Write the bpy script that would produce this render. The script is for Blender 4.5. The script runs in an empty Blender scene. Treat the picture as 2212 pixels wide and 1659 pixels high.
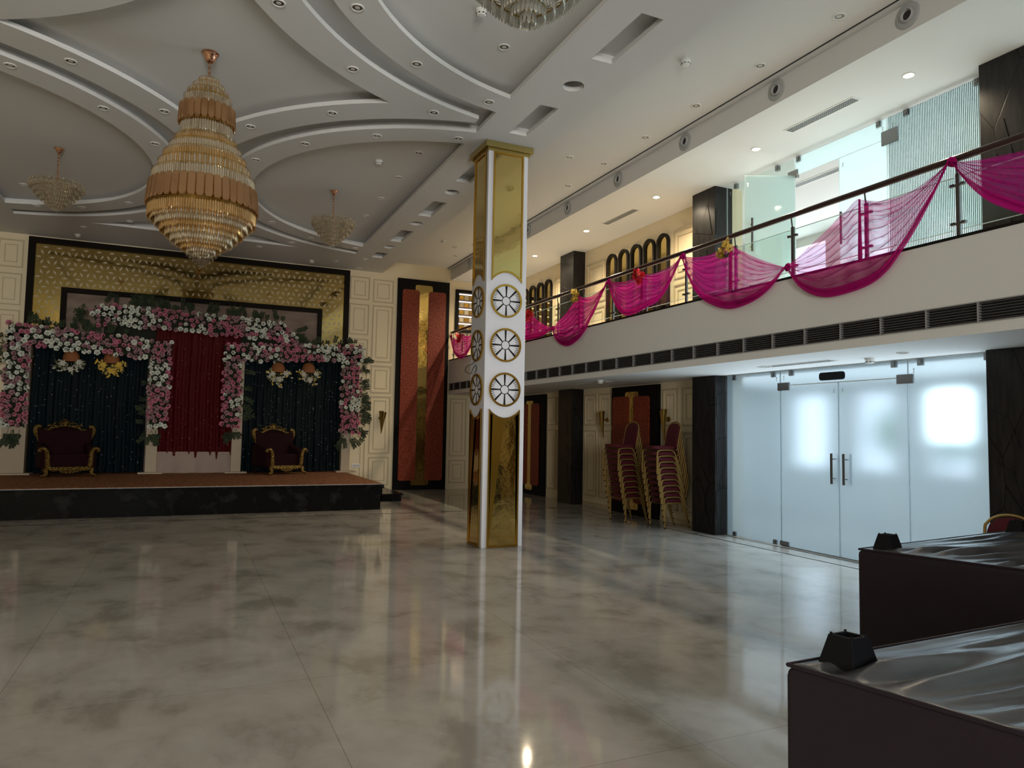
import bpy, math, random
from math import sin, cos, pi, sqrt, radians as R_
from mathutils import Vector as V, Matrix as M4
from mathutils.geometry import tessellate_polygon, delaunay_2d_cdt
random.seed(7)
S = bpy.context.scene
COL = S.collection
ORD = ['first', 'second', 'third', 'fourth', 'fifth', 'sixth', 'seventh', 'eighth', 'ninth', 'tenth', 'eleventh', 'twelfth', 'thirteenth']

# ------------------------------------------------------------------ materials
def nodes(name):
    m = bpy.data.materials.new(name); m.use_nodes = True
    t = m.node_tree; t.nodes.clear()
    return m, t.nodes, t.links

def mat(name, col, rough=.5, metal=0, spec=.5, noise=None, bump=None, emit=None, sheen=0):
    """noise=(scale,col2,detail,lo,hi[,stretch]); bump=(scale,strength[,detail])"""
    m, n, l = nodes(name)
    o = n.new('ShaderNodeOutputMaterial'); b = n.new('ShaderNodeBsdfPrincipled')
    l.new(b.outputs[0], o.inputs[0])
    b.inputs['Base Color'].default_value = (*col, 1); b.inputs['Roughness'].default_value = rough
    b.inputs['Metallic'].default_value = metal; b.inputs['Specular IOR Level'].default_value = spec
    if sheen: b.inputs['Sheen Weight'].default_value = sheen
    if emit:
        b.inputs['Emission Color'].default_value = (*emit[0], 1); b.inputs['Emission Strength'].default_value = emit[1]
    if noise or bump:
        tc = n.new('ShaderNodeTexCoord')
    if noise:
        src = tc.outputs['Object']
        if len(noise) > 5:
            mp = n.new('ShaderNodeMapping'); mp.inputs['Scale'].default_value = noise[5]; l.new(src, mp.inputs[0]); src = mp.outputs[0]
        t = n.new('ShaderNodeTexNoise'); t.inputs['Scale'].default_value = noise[0]; t.inputs['Detail'].default_value = noise[2]
        l.new(src, t.inputs['Vector'])
        r = n.new('ShaderNodeValToRGB'); r.color_ramp.elements[0].position = noise[3]; r.color_ramp.elements[1].position = noise[4]
        r.color_ramp.elements[0].color = (*col, 1); r.color_ramp.elements[1].color = (*noise[1], 1)
        l.new(t.outputs[0], r.inputs[0]); l.new(r.outputs[0], b.inputs['Base Color'])
    if bump:
        t = n.new('ShaderNodeTexNoise'); t.inputs['Scale'].default_value = bump[0]; t.inputs['Detail'].default_value = bump[2] if len(bump) > 2 else 2
        l.new(tc.outputs['Object'], t.inputs['Vector'])
        bp = n.new('ShaderNodeBump'); bp.inputs['Strength'].default_value = bump[1]; bp.inputs['Distance'].default_value = .02
        l.new(t.outputs[0], bp.inputs['Height']); l.new(bp.outputs[0], b.inputs['Normal'])
    return m

def mixmat(name, parts):
    """parts: list of (kind, colour, rough, weight) mixed in order"""
    m, n, l = nodes(name)
    o = n.new('ShaderNodeOutputMaterial'); acc = None; tot = 0
    for kind, c, r, w in parts:
        s = n.new({'T': 'ShaderNodeBsdfTransparent', 'D': 'ShaderNodeBsdfDiffuse', 'L': 'ShaderNodeBsdfTranslucent', 'G': 'ShaderNodeBsdfAnisotropic', 'F': 'ShaderNodeBsdfRefraction'}[kind])
        s.inputs['Color'].default_value = (*c, 1)
        if kind in 'GF': s.inputs['Roughness'].default_value = r
        if kind == 'F': s.inputs['IOR'].default_value = 1.45
        tot += w
        if acc is None: acc = s.outputs[0]
        else:
            x = n.new('ShaderNodeMixShader'); x.inputs[0].default_value = w / tot
            l.new(acc, x.inputs[1]); l.new(s.outputs[0], x.inputs[2]); acc = x.outputs[0]
    l.new(acc, o.inputs[0])
    return m

M = {}
M['white'] = mat('white_paint', (.78, .77, .74), .6, spec=.3)
M['ceil'] = mat('ceiling_paint', (.72, .71, .69), .7, spec=.2)
M['cream'] = mat('cream_paint', (.74, .63, .43), .55, spec=.3)
M['cream_lt'] = mat('cream_moulding', (.52, .43, .28), .45, spec=.4)  # darker than the wall, stands in for relief shade lost to frontal light
M['gloss_white'] = mat('white_acrylic', (.66, .66, .70), .12, spec=.5)
M['gold_mirror'] = mat('gold_mirror', (.80, .62, .24), .05, 1, bump=(5, .06, 3))
M['gold_mirror2'] = mat('wavy_gold_mirror', (.78, .58, .20), .10, 1, bump=(7, .16, 3))
M['gold'] = mat('gold_trim', (.72, .44, .08), .28, 1)
M['gold_br'] = mat('brushed_gold', (.62, .50, .20), .35, 1)
M['carved_gold'] = mat('carved_gold', (.62, .47, .18), .35, 1, noise=(60, (.10, .06, .01), 3, .45, .58), bump=(70, .8))
M['brass'] = mat('brass', (.45, .32, .10), .3, 1)
M['copper'] = mat('rose_copper', (.75, .42, .28), .22, 1)
M['chair_gold'] = mat('chair_gold_tube', (.44, .29, .10), .4, .75)
M['black'] = mat('black_board', (.006, .0055, .006), .6, spec=.15)
M['black_line'] = mat('black_vinyl', (.008, .008, .008), .5)
M['frame_dk'] = mat('dark_wood_frame', (.010, .008, .007), .55, spec=.2)
M['plastic'] = mat('black_plastic', (.004, .0045, .006), .6, spec=.2)
M['chrome'] = mat('brushed_steel', (.26, .26, .26), .32, 1)
M['steel_dk'] = mat('dark_steel', (.16, .15, .15), .35, 1)
M['handrail'] = mat('brown_handrail', (.055, .03, .028), .22, .3)
M['slot'] = mat('grille_dark', (.02, .02, .02), .6)
M['louvre'] = mat('louvre_metal', (.10, .10, .10), .5)
M['grille'] = mat('grille_metal', (.40, .40, .40), .45, .3)
M['plasticw'] = mat('white_plastic', (.75, .74, .70), .4)
M['grey'] = mat('grey_plastic', (.42, .43, .42), .4)
M['refl'] = mat('lamp_reflector', (.30, .29, .28), .25, .9)
M['lampoff'] = mat('unlit_lamp', (.55, .53, .48), .2)
M['lampon'] = mat('lit_lamp', (1, 1, 1), .4, emit=((1, .86, .62), 30))
M['strip'] = mat('lit_strip', (1, 1, 1), .4, emit=((.95, .97, 1), .6))
M['redpanel'] = mat('rust_fabric_panel', (.15, .018, .008), .55, noise=(34, (.30, .062, .026), 8, .46, .62), bump=(60, .3))
M['maroon'] = mat('maroon_velvet', (.016, .004, .006), .85, spec=.2)
M['sofa'] = mat('shaded_maroon_upholstery', (.011, .0055, .010), .8, sheen=.06, bump=(160, .12))  # near-black base, the sofas' backlit shade is put into the colour
M['lining'] = mat('black_lining', (.045, .046, .05), .30, bump=(7, .2, 3))
M['chairfab'] = mat('burgundy_chair_fabric', (.075, .008, .014), .8)
M['carpet'] = mat('rust_carpet', (.07, .02, .009), .9, noise=(9, (.34, .145, .06), 8, .42, .57, (2.2, 7, 1)), bump=(120, .4))
M['stage_blk'] = mat('black_granite', (.005, .005, .005), .2, spec=.2, noise=(5, (.022, .021, .02), 9, .55, .78))
M['stone_pan'] = mat('brown_stone', (.16, .11, .085), .4, noise=(2.0, (.24, .18, .14), 6, .35, .65, (1, 1, 3)))
M['petal'] = mat('lattice_cream', (.48, .40, .27), .6)
M['rose_w'] = mat('rose_white', (.62, .63, .54), .6)
M['rose_p'] = mat('rose_pink', (.48, .16, .215), .6)
M['rose_l'] = mat('rose_blush', (.35, .195, .21), .6)
M['leaf'] = mat('dark_leaf', (.018, .028, .016), .6, noise=(8, (.035, .05, .025), 2, .4, .6))
M['leaf_l'] = mat('olive_leaf', (.10, .10, .05), .6)
M['backing'] = mat('foam_backing', (.02, .022, .016), .9)
M['yellow'] = mat('yellow_petal', (.55, .36, .06), .5)
M['red'] = mat('red_petal', (.60, .02, .03), .5)
M['orange'] = mat('orange_basket', (.22, .08, .03), .6)
M['fl_white'] = mat('white_petal', (.46, .44, .36), .6)
M['post'] = mat('cream_post', (.40, .33, .24), .5)
M['cloth'] = mat('white_cloth', (.30, .23, .19), .8)
M['crys'] = mixmat('clear_crystal', [('T', (1, .95, .86), 0, .30), ('D', (.66, .56, .40), 0, .16), ('L', (.8, .68, .46), 0, .12), ('G', (1, .92, .78), .07, .42)])
M['crysg'] = mixmat('champagne_crystal', [('T', (1, .82, .54), 0, .26), ('D', (.58, .37, .15), 0, .18), ('L', (.8, .5, .2), 0, .14), ('G', (1, .74, .40), .07, .42)])
M['crysw'] = mixmat('silver_crystal', [('T', (1, 1, .97), 0, .32), ('D', (.62, .60, .54), 0, .16), ('L', (.75, .72, .66), 0, .12), ('G', (1, 1, .97), .06, .40)])
M['amber'] = mixmat('amber_plate', [('T', (.95, .74, .50), 0, .34), ('D', (.40, .23, .11), 0, .26), ('L', (.6, .36, .16), 0, .14), ('G', (.85, .58, .36), .10, .26)])
M['crysc'] = mixmat('pale_crystal', [('T', (1, .97, .92), 0, .50), ('D', (.56, .50, .38), 0, .10), ('L', (.66, .58, .44), 0, .08), ('G', (1, .94, .80), .06, .32)])
M['glass'] = mixmat('clear_glass', [('T', (.93, .98, .97), 0, .93), ('G', (.9, 1, .97), .02, .07)])
M['edge'] = mat('glass_edge', (.55, .75, .72), .2, spec=.6)
M['edge_f'] = mixmat('frosted_glass_edge', [('T', (1, 1, 1), 0, .45), ('L', (.95, 1, 1), 0, .55)])
M['frost'] = mixmat('frosted_glass', [('F', (.92, .96, .98), .20, .62), ('L', (.72, .84, .92), 0, .34), ('G', (.9, .95, 1), .05, .04)])
M['frost_up'] = mixmat('reeded_glass', [('F', (.88, .97, .96), .24, .42), ('L', (.90, 1, .99), 0, .66), ('G', (.9, 1, 1), .05, .04)])

def m_floor():
    m, n, l = nodes('polished_marble_floor')
    o = n.new('ShaderNodeOutputMaterial'); b = n.new('ShaderNodeBsdfPrincipled'); l.new(b.outputs[0], o.inputs[0])
    tc = n.new('ShaderNodeTexCoord')
    mp = n.new('ShaderNodeMapping'); mp.inputs['Scale'].default_value = (1, .8, 1); mp.inputs['Rotation'].default_value = (0, 0, .5); l.new(tc.outputs['Object'], mp.inputs[0])
    a = n.new('ShaderNodeTexNoise'); a.inputs['Scale'].default_value = 1.9; a.inputs['Detail'].default_value = 9; a.inputs['Roughness'].default_value = .62; a.inputs['Distortion'].default_value = .25; l.new(mp.outputs[0], a.inputs['Vector'])
    r = n.new('ShaderNodeValToRGB'); e = r.color_ramp.elements
    e[0].position = .36; e[0].color = (.30, .275, .235, 1); e[1].position = .60; e[1].color = (.47, .445, .40, 1)
    x = r.color_ramp.elements.new(.47); x.color = (.41, .385, .34, 1)
    l.new(a.outputs[0], r.inputs[0])
    # tile joints 1.6 x 1.6 m
    br = n.new('ShaderNodeTexBrick'); br.offset = 0; br.inputs['Scale'].default_value = 1; br.inputs['Brick Width'].default_value = 1.6; br.inputs['Row Height'].default_value = 1.6; br.inputs['Mortar Size'].default_value = .002; br.inputs['Mortar Smooth'].default_value = 0
    br.inputs['Color1'].default_value = (1, 1, 1, 1); br.inputs['Color2'].default_value = (.97, .97, .97, 1); br.inputs['Mortar'].default_value = (.6, .56, .52, 1)
    m2 = n.new('ShaderNodeMapping'); m2.inputs['Location'].default_value = (-.73, -4.45, 0); l.new(tc.outputs['Object'], m2.inputs[0]); l.new(m2.outputs[0], br.inputs['Vector'])
    mx = n.new('ShaderNodeMix'); mx.data_type = 'RGBA'; mx.blend_type = 'MULTIPLY'; mx.inputs[0].default_value = 1
    l.new(r.outputs[0], mx.inputs[6]); l.new(br.outputs[0], mx.inputs[7]); l.new(mx.outputs[2], b.inputs['Base Color'])
    b.inputs['Roughness'].default_value = .07; b.inputs['Specular IOR Level'].default_value = .55
    t = n.new('ShaderNodeTexNoise'); t.inputs['Scale'].default_value = 1.6; l.new(tc.outputs['Object'], t.inputs['Vector'])
    bp = n.new('ShaderNodeBump'); bp.inputs['Strength'].default_value = .035; bp.inputs['Distance'].default_value = .02; l.new(t.outputs[0], bp.inputs['Height']); l.new(bp.outputs[0], b.inputs['Normal'])
    return m
M['floor'] = m_floor()

def m_stone():
    m, n, l = nodes('dark_slate_cladding')
    o = n.new('ShaderNodeOutputMaterial'); b = n.new('ShaderNodeBsdfPrincipled'); l.new(b.outputs[0], o.inputs[0])
    tc = n.new('ShaderNodeTexCoord')
    mp = n.new('ShaderNodeMapping'); mp.inputs['Scale'].default_value = (2.2, 2.2, 1.1); l.new(tc.outputs['Object'], mp.inputs[0])
    v = n.new('ShaderNodeTexVoronoi'); v.feature = 'DISTANCE_TO_EDGE'; v.distance = 'EUCLIDEAN'; v.inputs['Scale'].default_value = 1; l.new(mp.outputs[0], v.inputs['Vector'])
    r = n.new('ShaderNodeValToRGB'); r.color_ramp.elements[0].position = .004; r.color_ramp.elements[1].position = .012
    r.color_ramp.elements[0].color = (.004, .004, .004, 1); r.color_ramp.elements[1].color = (1, 1, 1, 1); l.new(v.outputs[0], r.inputs[0])
    m2 = n.new('ShaderNodeMapping'); m2.inputs['Scale'].default_value = (9, 9, 1.2); l.new(tc.outputs['Object'], m2.inputs[0])
    t = n.new('ShaderNodeTexNoise'); t.inputs['Scale'].default_value = 3; t.inputs['Detail'].default_value = 8; l.new(m2.outputs[0], t.inputs['Vector'])
    c = n.new('ShaderNodeValToRGB'); c.color_ramp.elements[0].position = .4; c.color_ramp.elements[1].position = .8
    c.color_ramp.elements[0].color = (.010, .009, .009, 1); c.color_ramp.elements[1].color = (.026, .024, .023, 1); l.new(t.outputs[0], c.inputs[0])
    mx = n.new('ShaderNodeMix'); mx.data_type = 'RGBA'; mx.blend_type = 'MULTIPLY'; mx.inputs[0].default_value = 1
    l.new(c.outputs[0], mx.inputs[6]); l.new(r.outputs[0], mx.inputs[7]); l.new(mx.outputs[2], b.inputs['Base Color'])
    b.inputs['Roughness'].default_value = .32; b.inputs['Specular IOR Level'].default_value = .28
    bp = n.new('ShaderNodeBump'); bp.inputs['Strength'].default_value = .15; bp.inputs['Distance'].default_value = .01; l.new(r.outputs[0], bp.inputs['Height']); l.new(bp.outputs[0], b.inputs['Normal'])
    return m
M['slate'] = m_stone()

def m_sequin_glint(name, base, dot, scale, keep):  # pale dots paint the sequins' sparkle into the base colour
    m, n, l = nodes(name)
    o = n.new('ShaderNodeOutputMaterial'); b = n.new('ShaderNodeBsdfPrincipled'); l.new(b.outputs[0], o.inputs[0])
    tc = n.new('ShaderNodeTexCoord')
    v = n.new('ShaderNodeTexVoronoi'); v.inputs['Scale'].default_value = scale; l.new(tc.outputs['Object'], v.inputs['Vector'])
    lt = n.new('ShaderNodeMath'); lt.operation = 'LESS_THAN'; lt.inputs[1].default_value = .15; l.new(v.outputs['Distance'], lt.inputs[0])
    sp = n.new('ShaderNodeSeparateColor'); l.new(v.outputs['Color'], sp.inputs[0])
    l2 = n.new('ShaderNodeMath'); l2.operation = 'LESS_THAN'; l2.inputs[1].default_value = keep; l.new(sp.outputs[0], l2.inputs[0])
    mu = n.new('ShaderNodeMath'); mu.operation = 'MULTIPLY'; l.new(lt.outputs[0], mu.inputs[0]); l.new(l2.outputs[0], mu.inputs[1])
    mx = n.new('ShaderNodeMix'); mx.data_type = 'RGBA'; mx.inputs[6].default_value = (*base, 1); mx.inputs[7].default_value = (*dot, 1)
    l.new(mu.outputs[0], mx.inputs[0]); l.new(mx.outputs[2], b.inputs['Base Color'])
    b.inputs['Roughness'].default_value = .6
    return m
M['seq_g'] = m_sequin_glint('teal_sequin_fabric', (.001, .006, .009), (.9, .97, .97), 26, .16)
M['seq_r'] = m_sequin_glint('red_sequin_fabric', (.062, .002, .004), (.95, .60, .55), 30, .16)

def m_sheer():
    m, n, l = nodes('pink_sheer_fabric')
    o = n.new('ShaderNodeOutputMaterial')
    lw = n.new('ShaderNodeLayerWeight'); lw.inputs['Blend'].default_value = .5
    r = n.new('ShaderNodeMapRange'); r.inputs[1].default_value = .05; r.inputs[2].default_value = .75; r.inputs[3].default_value = .34; r.inputs[4].default_value = .95
    l.new(lw.outputs['Facing'], r.inputs[0])
    T = n.new('ShaderNodeBsdfTransparent'); T.inputs[0].default_value = (1, .80, .93, 1)
    D = n.new('ShaderNodeBsdfDiffuse'); D.inputs[0].default_value = (.42, .012, .18, 1)
    L = n.new('ShaderNodeBsdfTranslucent'); L.inputs[0].default_value = (.60, .02, .28, 1)
    a = n.new('ShaderNodeMixShader'); a.inputs[0].default_value = .5; l.new(D.outputs[0], a.inputs[1]); l.new(L.outputs[0], a.inputs[2])
    x = n.new('ShaderNodeMixShader'); l.new(r.outputs[0], x.inputs[0]); l.new(T.outputs[0], x.inputs[1]); l.new(a.outputs[0], x.inputs[2])
    l.new(x.outputs[0], o.inputs[0])
    return m
M['sheer'] = m_sheer()
M['hem'] = mixmat('pink_gathered_hem', [('T', (1, .7, .88), 0, .12), ('D', (.50, .012, .20), 0, .5), ('L', (.62, .015, .26), 0, .38)])

# ------------------------------------------------------------------ mesh builder
class MB:
    def __init__(s): s.v = []; s.f = []; s.m = []
    def add(s, vs, fs, mi=0):
        o = len(s.v); s.v += [tuple(p) for p in vs]; s.f += [tuple(i + o for i in f) for f in fs]; s.m += [mi] * len(fs); return s
    def box(s, a, b, mi=0, mx=None):
        x0, y0, z0 = a; x1, y1, z1 = b
        vs = [(x0, y0, z0), (x1, y0, z0), (x1, y1, z0), (x0, y1, z0), (x0, y0, z1), (x1, y0, z1), (x1, y1, z1), (x0, y1, z1)]
        if mx: vs = [mx @ V(p) for p in vs]
        return s.add(vs, [(0, 3, 2, 1), (4, 5, 6, 7), (0, 1, 5, 4), (1, 2, 6, 5), (2, 3, 7, 6), (3, 0, 4, 7)], mi)
    def tube(s, pts, r, n=8, mi=0, cap=True, closed=False):
        pts = [V(p) for p in pts]; k = len(pts); rs = r if isinstance(r, (list, tuple)) else [r] * k
        vs = []; up = None
        for i, p in enumerate(pts):
            if closed: d = pts[(i + 1) % k] - pts[i - 1]
            else: d = pts[min(i + 1, k - 1)] - pts[max(i - 1, 0)]
            d.normalize()
            if up is None:
                up = V((0, 0, 1)) if abs(d.z) < .9 else V((1, 0, 0))
            a = d.cross(up); a.normalize(); b = a.cross(d); b.normalize(); up = b
            for j in range(n):
                t = 2 * pi * j / n; vs.append(p + a * cos(t) * rs[i] + b * sin(t) * rs[i])
        fs = []
        for i in range(k if closed else k - 1):
            for j in range(n):
                q = (i + 1) % k
                fs.append((i * n + j, i * n + (j + 1) % n, q * n + (j + 1) % n, q * n + j))
        if cap and not closed: fs += [tuple(range(n - 1, -1, -1)), tuple((k - 1) * n + j for j in range(n))]
        return s.add(vs, fs, mi)
    def lathe(s, prof, c=(0, 0, 0), n=24, mi=0, mx=None):
        vs = []; k = len(prof)
        for r, z in prof:
            for j in range(n):
                t = 2 * pi * j / n; p = V((r * cos(t), r * sin(t), z))
                if mx: p = mx @ p
                vs.append(p + V(c))
        fs = [(i * n + j, i * n + (j + 1) % n, (i + 1) * n + (j + 1) % n, (i + 1) * n + j) for i in range(k - 1) for j in range(n)]
        fs += [tuple(range(n - 1, -1, -1)), tuple((k - 1) * n + j for j in range(n))]
        return s.add(vs, fs, mi)
    def prism(s, poly, h0, h1, f, mi=0, holes=()):
        """poly list of (a,b); f(a,b,h)->xyz; holes other loops"""
        loops = [list(poly)] + [list(h) for h in holes]
        flat = [p for lp in loops for p in lp]; n = len(flat)
        tris = tessellate_polygon([[V((a, b, 0)) for a, b in lp] for lp in loops])
        vs = [f(a, b, h0) for a, b in flat] + [f(a, b, h1) for a, b in flat]
        fs = [tuple(t) for t in tris] + [tuple(i + n for i in reversed(t)) for t in tris]
        o = 0
        for lp in loops:
            k = len(lp)
            for i in range(k): j = (i + 1) % k; fs.append((o + i, o + j, n + o + j, n + o + i))
            o += k
        return s.add(vs, fs, mi)
    def grid(s, nu, nv, f, mi=0):
        vs = [f(i / nu, j / nv) for i in range(nu + 1) for j in range(nv + 1)]
        return s.add(vs, [(i * (nv + 1) + j, (i + 1) * (nv + 1) + j, (i + 1) * (nv + 1) + j + 1, i * (nv + 1) + j + 1) for i in range(nu) for j in range(nv)], mi)
    def ball(s, c, r, n=8, k=6, mi=0):
        r = r if isinstance(r, (tuple, list)) else (r, r, r)
        vs = [(c[0], c[1], c[2] - r[2])]
        for i in range(1, k):
            a = -pi / 2 + pi * i / k
            for j in range(n): t = 2 * pi * j / n; vs.append((c[0] + r[0] * cos(a) * cos(t), c[1] + r[1] * cos(a) * sin(t), c[2] + r[2] * sin(a)))
        vs.append((c[0], c[1], c[2] + r[2])); L = len(vs) - 1
        fs = [(0, 1 + (j + 1) % n, 1 + j) for j in range(n)]
        for i in range(k - 2):
            for j in range(n): a = 1 + i * n; fs.append((a + j, a + (j + 1) % n, a + n + (j + 1) % n, a + n + j))
        a = 1 + (k - 2) * n; fs += [(a + j, a + (j + 1) % n, L) for j in range(n)]
        return s.add(vs, fs, mi)
    def mesh(s, name, mats, off=(0, 0, 0), smooth=None):
        me = bpy.data.meshes.new(name)
        me.from_pydata([(p[0] - off[0], p[1] - off[1], p[2] - off[2]) for p in s.v], [], s.f)
        for m in (mats if isinstance(mats, (list, tuple)) else [mats]): me.materials.append(m)
        for p, mi in zip(me.polygons, s.m): p.material_index = mi
        import bmesh
        b = bmesh.new(); b.from_mesh(me); bmesh.ops.recalc_face_normals(b, faces=b.faces); b.to_mesh(me); b.free()
        if smooth:
            me.polygons.foreach_set('use_smooth', [True] * len(me.polygons))
            me.set_sharp_from_angle(angle=R_(smooth))
        return me
    def build(s, name, mats, parent=None, smooth=None, bevel=0, seg=2, subd=0, label=None, kind=None):
        root = parent
        while root is not None and root.parent is not None: root = root.parent
        off = tuple(root.location) if root is not None else (0, 0, 0)
        o = bpy.data.objects.new(name, s.mesh(name, mats, off, smooth)); COL.objects.link(o)
        if parent is not None: o.parent = parent
        if bevel:
            bm = o.modifiers.new('b', 'BEVEL'); bm.width = bevel; bm.segments = seg; bm.limit_method = 'ANGLE'; bm.angle_limit = R_(35)
        if subd:
            sm = o.modifiers.new('s', 'SUBSURF'); sm.levels = sm.render_levels = subd
        if label: o['label'] = label
        if kind: o['kind'] = kind
        return o

def tag(o, label, cat, group=None):
    o['label'] = label; o['category'] = cat
    if group: o['group'] = group
    return o
def thing(name, label, cat, loc=(0, 0, 0), group=None):
    o = bpy.data.objects.new(name, None); COL.objects.link(o); o.location = loc; o.empty_display_size = .1
    return tag(o, label, cat, group)
def struct(o): o['kind'] = 'structure'; return o
def dup(root, loc, rz=None, label=None, group=None, scale=None):
    def cp(o, par):
        c = o.copy(); COL.objects.link(c)
        if par is not None: c.parent = par
        for ch in [x for x in kids.get(o.name, [])]: cp(ch, c)
        return c
    kids = {}
    for o in bpy.data.objects:
        if o.parent: kids.setdefault(o.parent.name, []).append(o)
    r = cp(root, None); r.location = loc
    if rz is not None: r.rotation_euler = (r.rotation_euler[0], r.rotation_euler[1], rz)
    if scale: r.scale = scale
    if label: r['label'] = label
    if group: r['group'] = group
    return r

def rrect(a0, b0, a1, b1, r, n=5):
    out = []
    for cx, cy, s in ((a1 - r, b1 - r, 0), (a0 + r, b1 - r, 1), (a0 + r, b0 + r, 2), (a1 - r, b0 + r, 3)):
        for i in range(n + 1): t = (s + i / n) * pi / 2; out.append((cx + r * cos(t), cy + r * sin(t)))
    return out
def circ(cx, cy, r, n=32, a0=0, a1=2 * pi, end=False):
    return [(cx + r * cos(a0 + (a1 - a0) * i / n), cy + r * sin(a0 + (a1 - a0) * i / n)) for i in range(n + (1 if end else 0))]
def catmull(pts, n):
    P = [pts[0]] + list(pts) + [pts[-1]]; out = []
    for i in range(1, len(P) - 2):
        for k in range(n):
            t = k / n; a, b, c, d = P[i - 1:i + 3]
            out.append(tuple(.5 * ((2 * b[j]) + (-a[j] + c[j]) * t + (2 * a[j] - 5 * b[j] + 4 * c[j] - d[j]) * t * t + (-a[j] + 3 * b[j] - 3 * c[j] + d[j]) * t ** 3) for j in range(len(a))))
    out.append(tuple(pts[-1])); return out

XY = lambda a, b, h: (a, b, h)
XZ = lambda a, b, h: (a, h, b)      # profile in XZ, depth along Y
YZ = lambda a, b, h: (h, a, b)      # profile in YZ, depth along X

# ------------------------------------------------------------------ room shell
ZC, ZR, ZT = 5.27, 5.40, 5.57           # ceiling, its recesses, the trough beside the balcony
XW, XB, YB = 7.50, 5.97, 17.0           # right wall, balcony front, back wall
YF, XL = -8.0, -4.15
b = MB().box((XL - .2, YF - .2, -.2), (11.2, YB + .2, 0)); struct(b.build('floor', M['floor']))
inl = MB().prism([(XL, 12.35), (6.93, 12.35), (6.98, 4.0), (7.02, YF), (7.045, YF), (7.005, 4.0), (6.955, 12.378), (XL, 12.378)], .0005, .002, XY)
struct(inl.build('trim_1', M['black_line']))

AX, CY = .09, 7.95
CR = AX + 3.77; YN, YFb = 4.22, 11.68
def arc(cx, cy, r, p0, p1, n=40):
    """points on the circle from angle of p0 to angle of p1, through the side facing the hall axis"""
    a0 = math.atan2(p0[1] - cy, p0[0] - cx); a1 = math.atan2(p1[1] - cy, p1[0] - cx)
    mid = pi if cx > AX else 0
    f = lambda a: ((a - mid + pi) % (2 * pi)) - pi
    a0, a1 = f(a0), f(a1)
    return [(cx + r * cos(mid + a0 + (a1 - a0) * i / n), cy + r * sin(mid + a0 + (a1 - a0) * i / n)) for i in range(n + 1)]
def on(cx, cy, r, x, sg): return (x, cy + sg * sqrt(r * r - (x - cx) ** 2))
mx_ = lambda x: 2 * AX - x
def ceiling_holes(e):
    """outlines of the recesses; e widens them into the hidden cove above the lip"""
    holes = []; xl, xs, g = 3.2 + e, 3.08 - .5 * e, .55 * e
    for side in (1, -1):
        mir = (lambda p: p) if side > 0 else (lambda p: (2 * AX - p[0], p[1]))
        for cy in (YN, YFb):
            R = 3.08 + e; holes.append([mir(p) for p in arc(CR, cy, R, on(CR, cy, R, xl, 1), on(CR, cy, R, xl, -1), 56)])
        Ro, Ri = 3.75 + g, 3.47 - g
        q = arc(CR, YFb, Ro, on(CR, YFb, Ro, xl, 1), on(CR, YFb, Ro, xs, -1), 56) + arc(CR, YN, Ro, on(CR, YN, Ro, xs, 1), on(CR, YN, Ro, xl, -1), 56)
        q += arc(CR, YN, Ri, on(CR, YN, Ri, xl, -1), on(CR, YN, Ri, xl, 1), 56) + arc(CR, YFb, Ri, on(CR, YFb, Ri, xl, -1), on(CR, YFb, Ri, xl, 1), 56)
        holes.append([mir(p) for p in q])
    RS = 4.17 - e; h = 3.72 + e * .6; xv = CR - sqrt(RS * RS - (CY - YFb) ** 2); xe = CR - sqrt(RS * RS - h * h)
    st_ = arc(CR, YFb, RS, (xe, YFb + h), (xv, CY), 40) + arc(CR, YN, RS, (xv, CY), (xe, YN - h), 40)[1:]
    st_ += arc(mx_(CR), YN, RS, (mx_(xe), YN - h), (mx_(xv), CY), 40) + arc(mx_(CR), YFb, RS, (mx_(xv), CY), (mx_(xe), YFb + h), 40)[1:]
    holes.append(st_)
    d = e * .4
    for y, hy in ((1.57, .44), (3.6, .44), (5.62, .44), (7.645, .44), (9.62, .44), (11.58, .44), (13.52, .44), (15.26, .24)):
        holes.append([(3.575 - d, y - hy - d), (3.815 + d, y - hy - d), (3.815 + d, y + hy + d), (3.575 - d, y + hy + d)])
    for y in (2.6, 4.62, 6.65, 10.58, 12.53, 14.45): holes.append(circ(3.70, y, .118 + d, 28))
    return holes
def slab(mb, outer, holes, z0, z1):
    loops = [outer] + holes; flat = []; edges = []
    for lp in loops:
        o = len(flat); flat += [V((p[0], p[1])) for p in lp]; edges += [(o + i, o + (i + 1) % len(lp)) for i in range(len(lp))]
    vs, _, fs, *_ = delaunay_2d_cdt(flat, edges, [], 0, 1e-7)
    def inside(x, y, lp):
        c = False; j = len(lp) - 1
        for i in range(len(lp)):
            if (lp[i][1] > y) != (lp[j][1] > y) and x < (lp[j][0] - lp[i][0]) * (y - lp[i][1]) / (lp[j][1] - lp[i][1]) + lp[i][0]: c = not c
            j = i
        return c
    keep = []
    for f in fs:
        x = sum(vs[i].x for i in f) / len(f); y = sum(vs[i].y for i in f) / len(f)
        if inside(x, y, outer) and not any(inside(x, y, h) for h in holes): keep.append(tuple(f))
    n = len(vs); F = keep + [tuple(i + n for i in reversed(f)) for f in keep]
    mb.add([(p.x, p.y, z0) for p in vs] + [(p.x, p.y, z1) for p in vs], F)
    for lp in loops:
        k = len(lp); mb.add([(p[0], p[1], z0) for p in lp] + [(p[0], p[1], z1) for p in lp], [(i, (i + 1) % k, k + (i + 1) % k, k + i) for i in range(k)])
rect_ = [(XL, YF), (4.2, YF), (4.2, YB), (XL, YB)]
cb = MB(); slab(cb, rect_, ceiling_holes(0), ZC, ZC + .05); slab(cb, rect_, ceiling_holes(.17), ZC + .0501, ZR)
cb.box((XL - .2, YF - .2, ZR), (4.2, YB + .2, 5.75))
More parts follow.
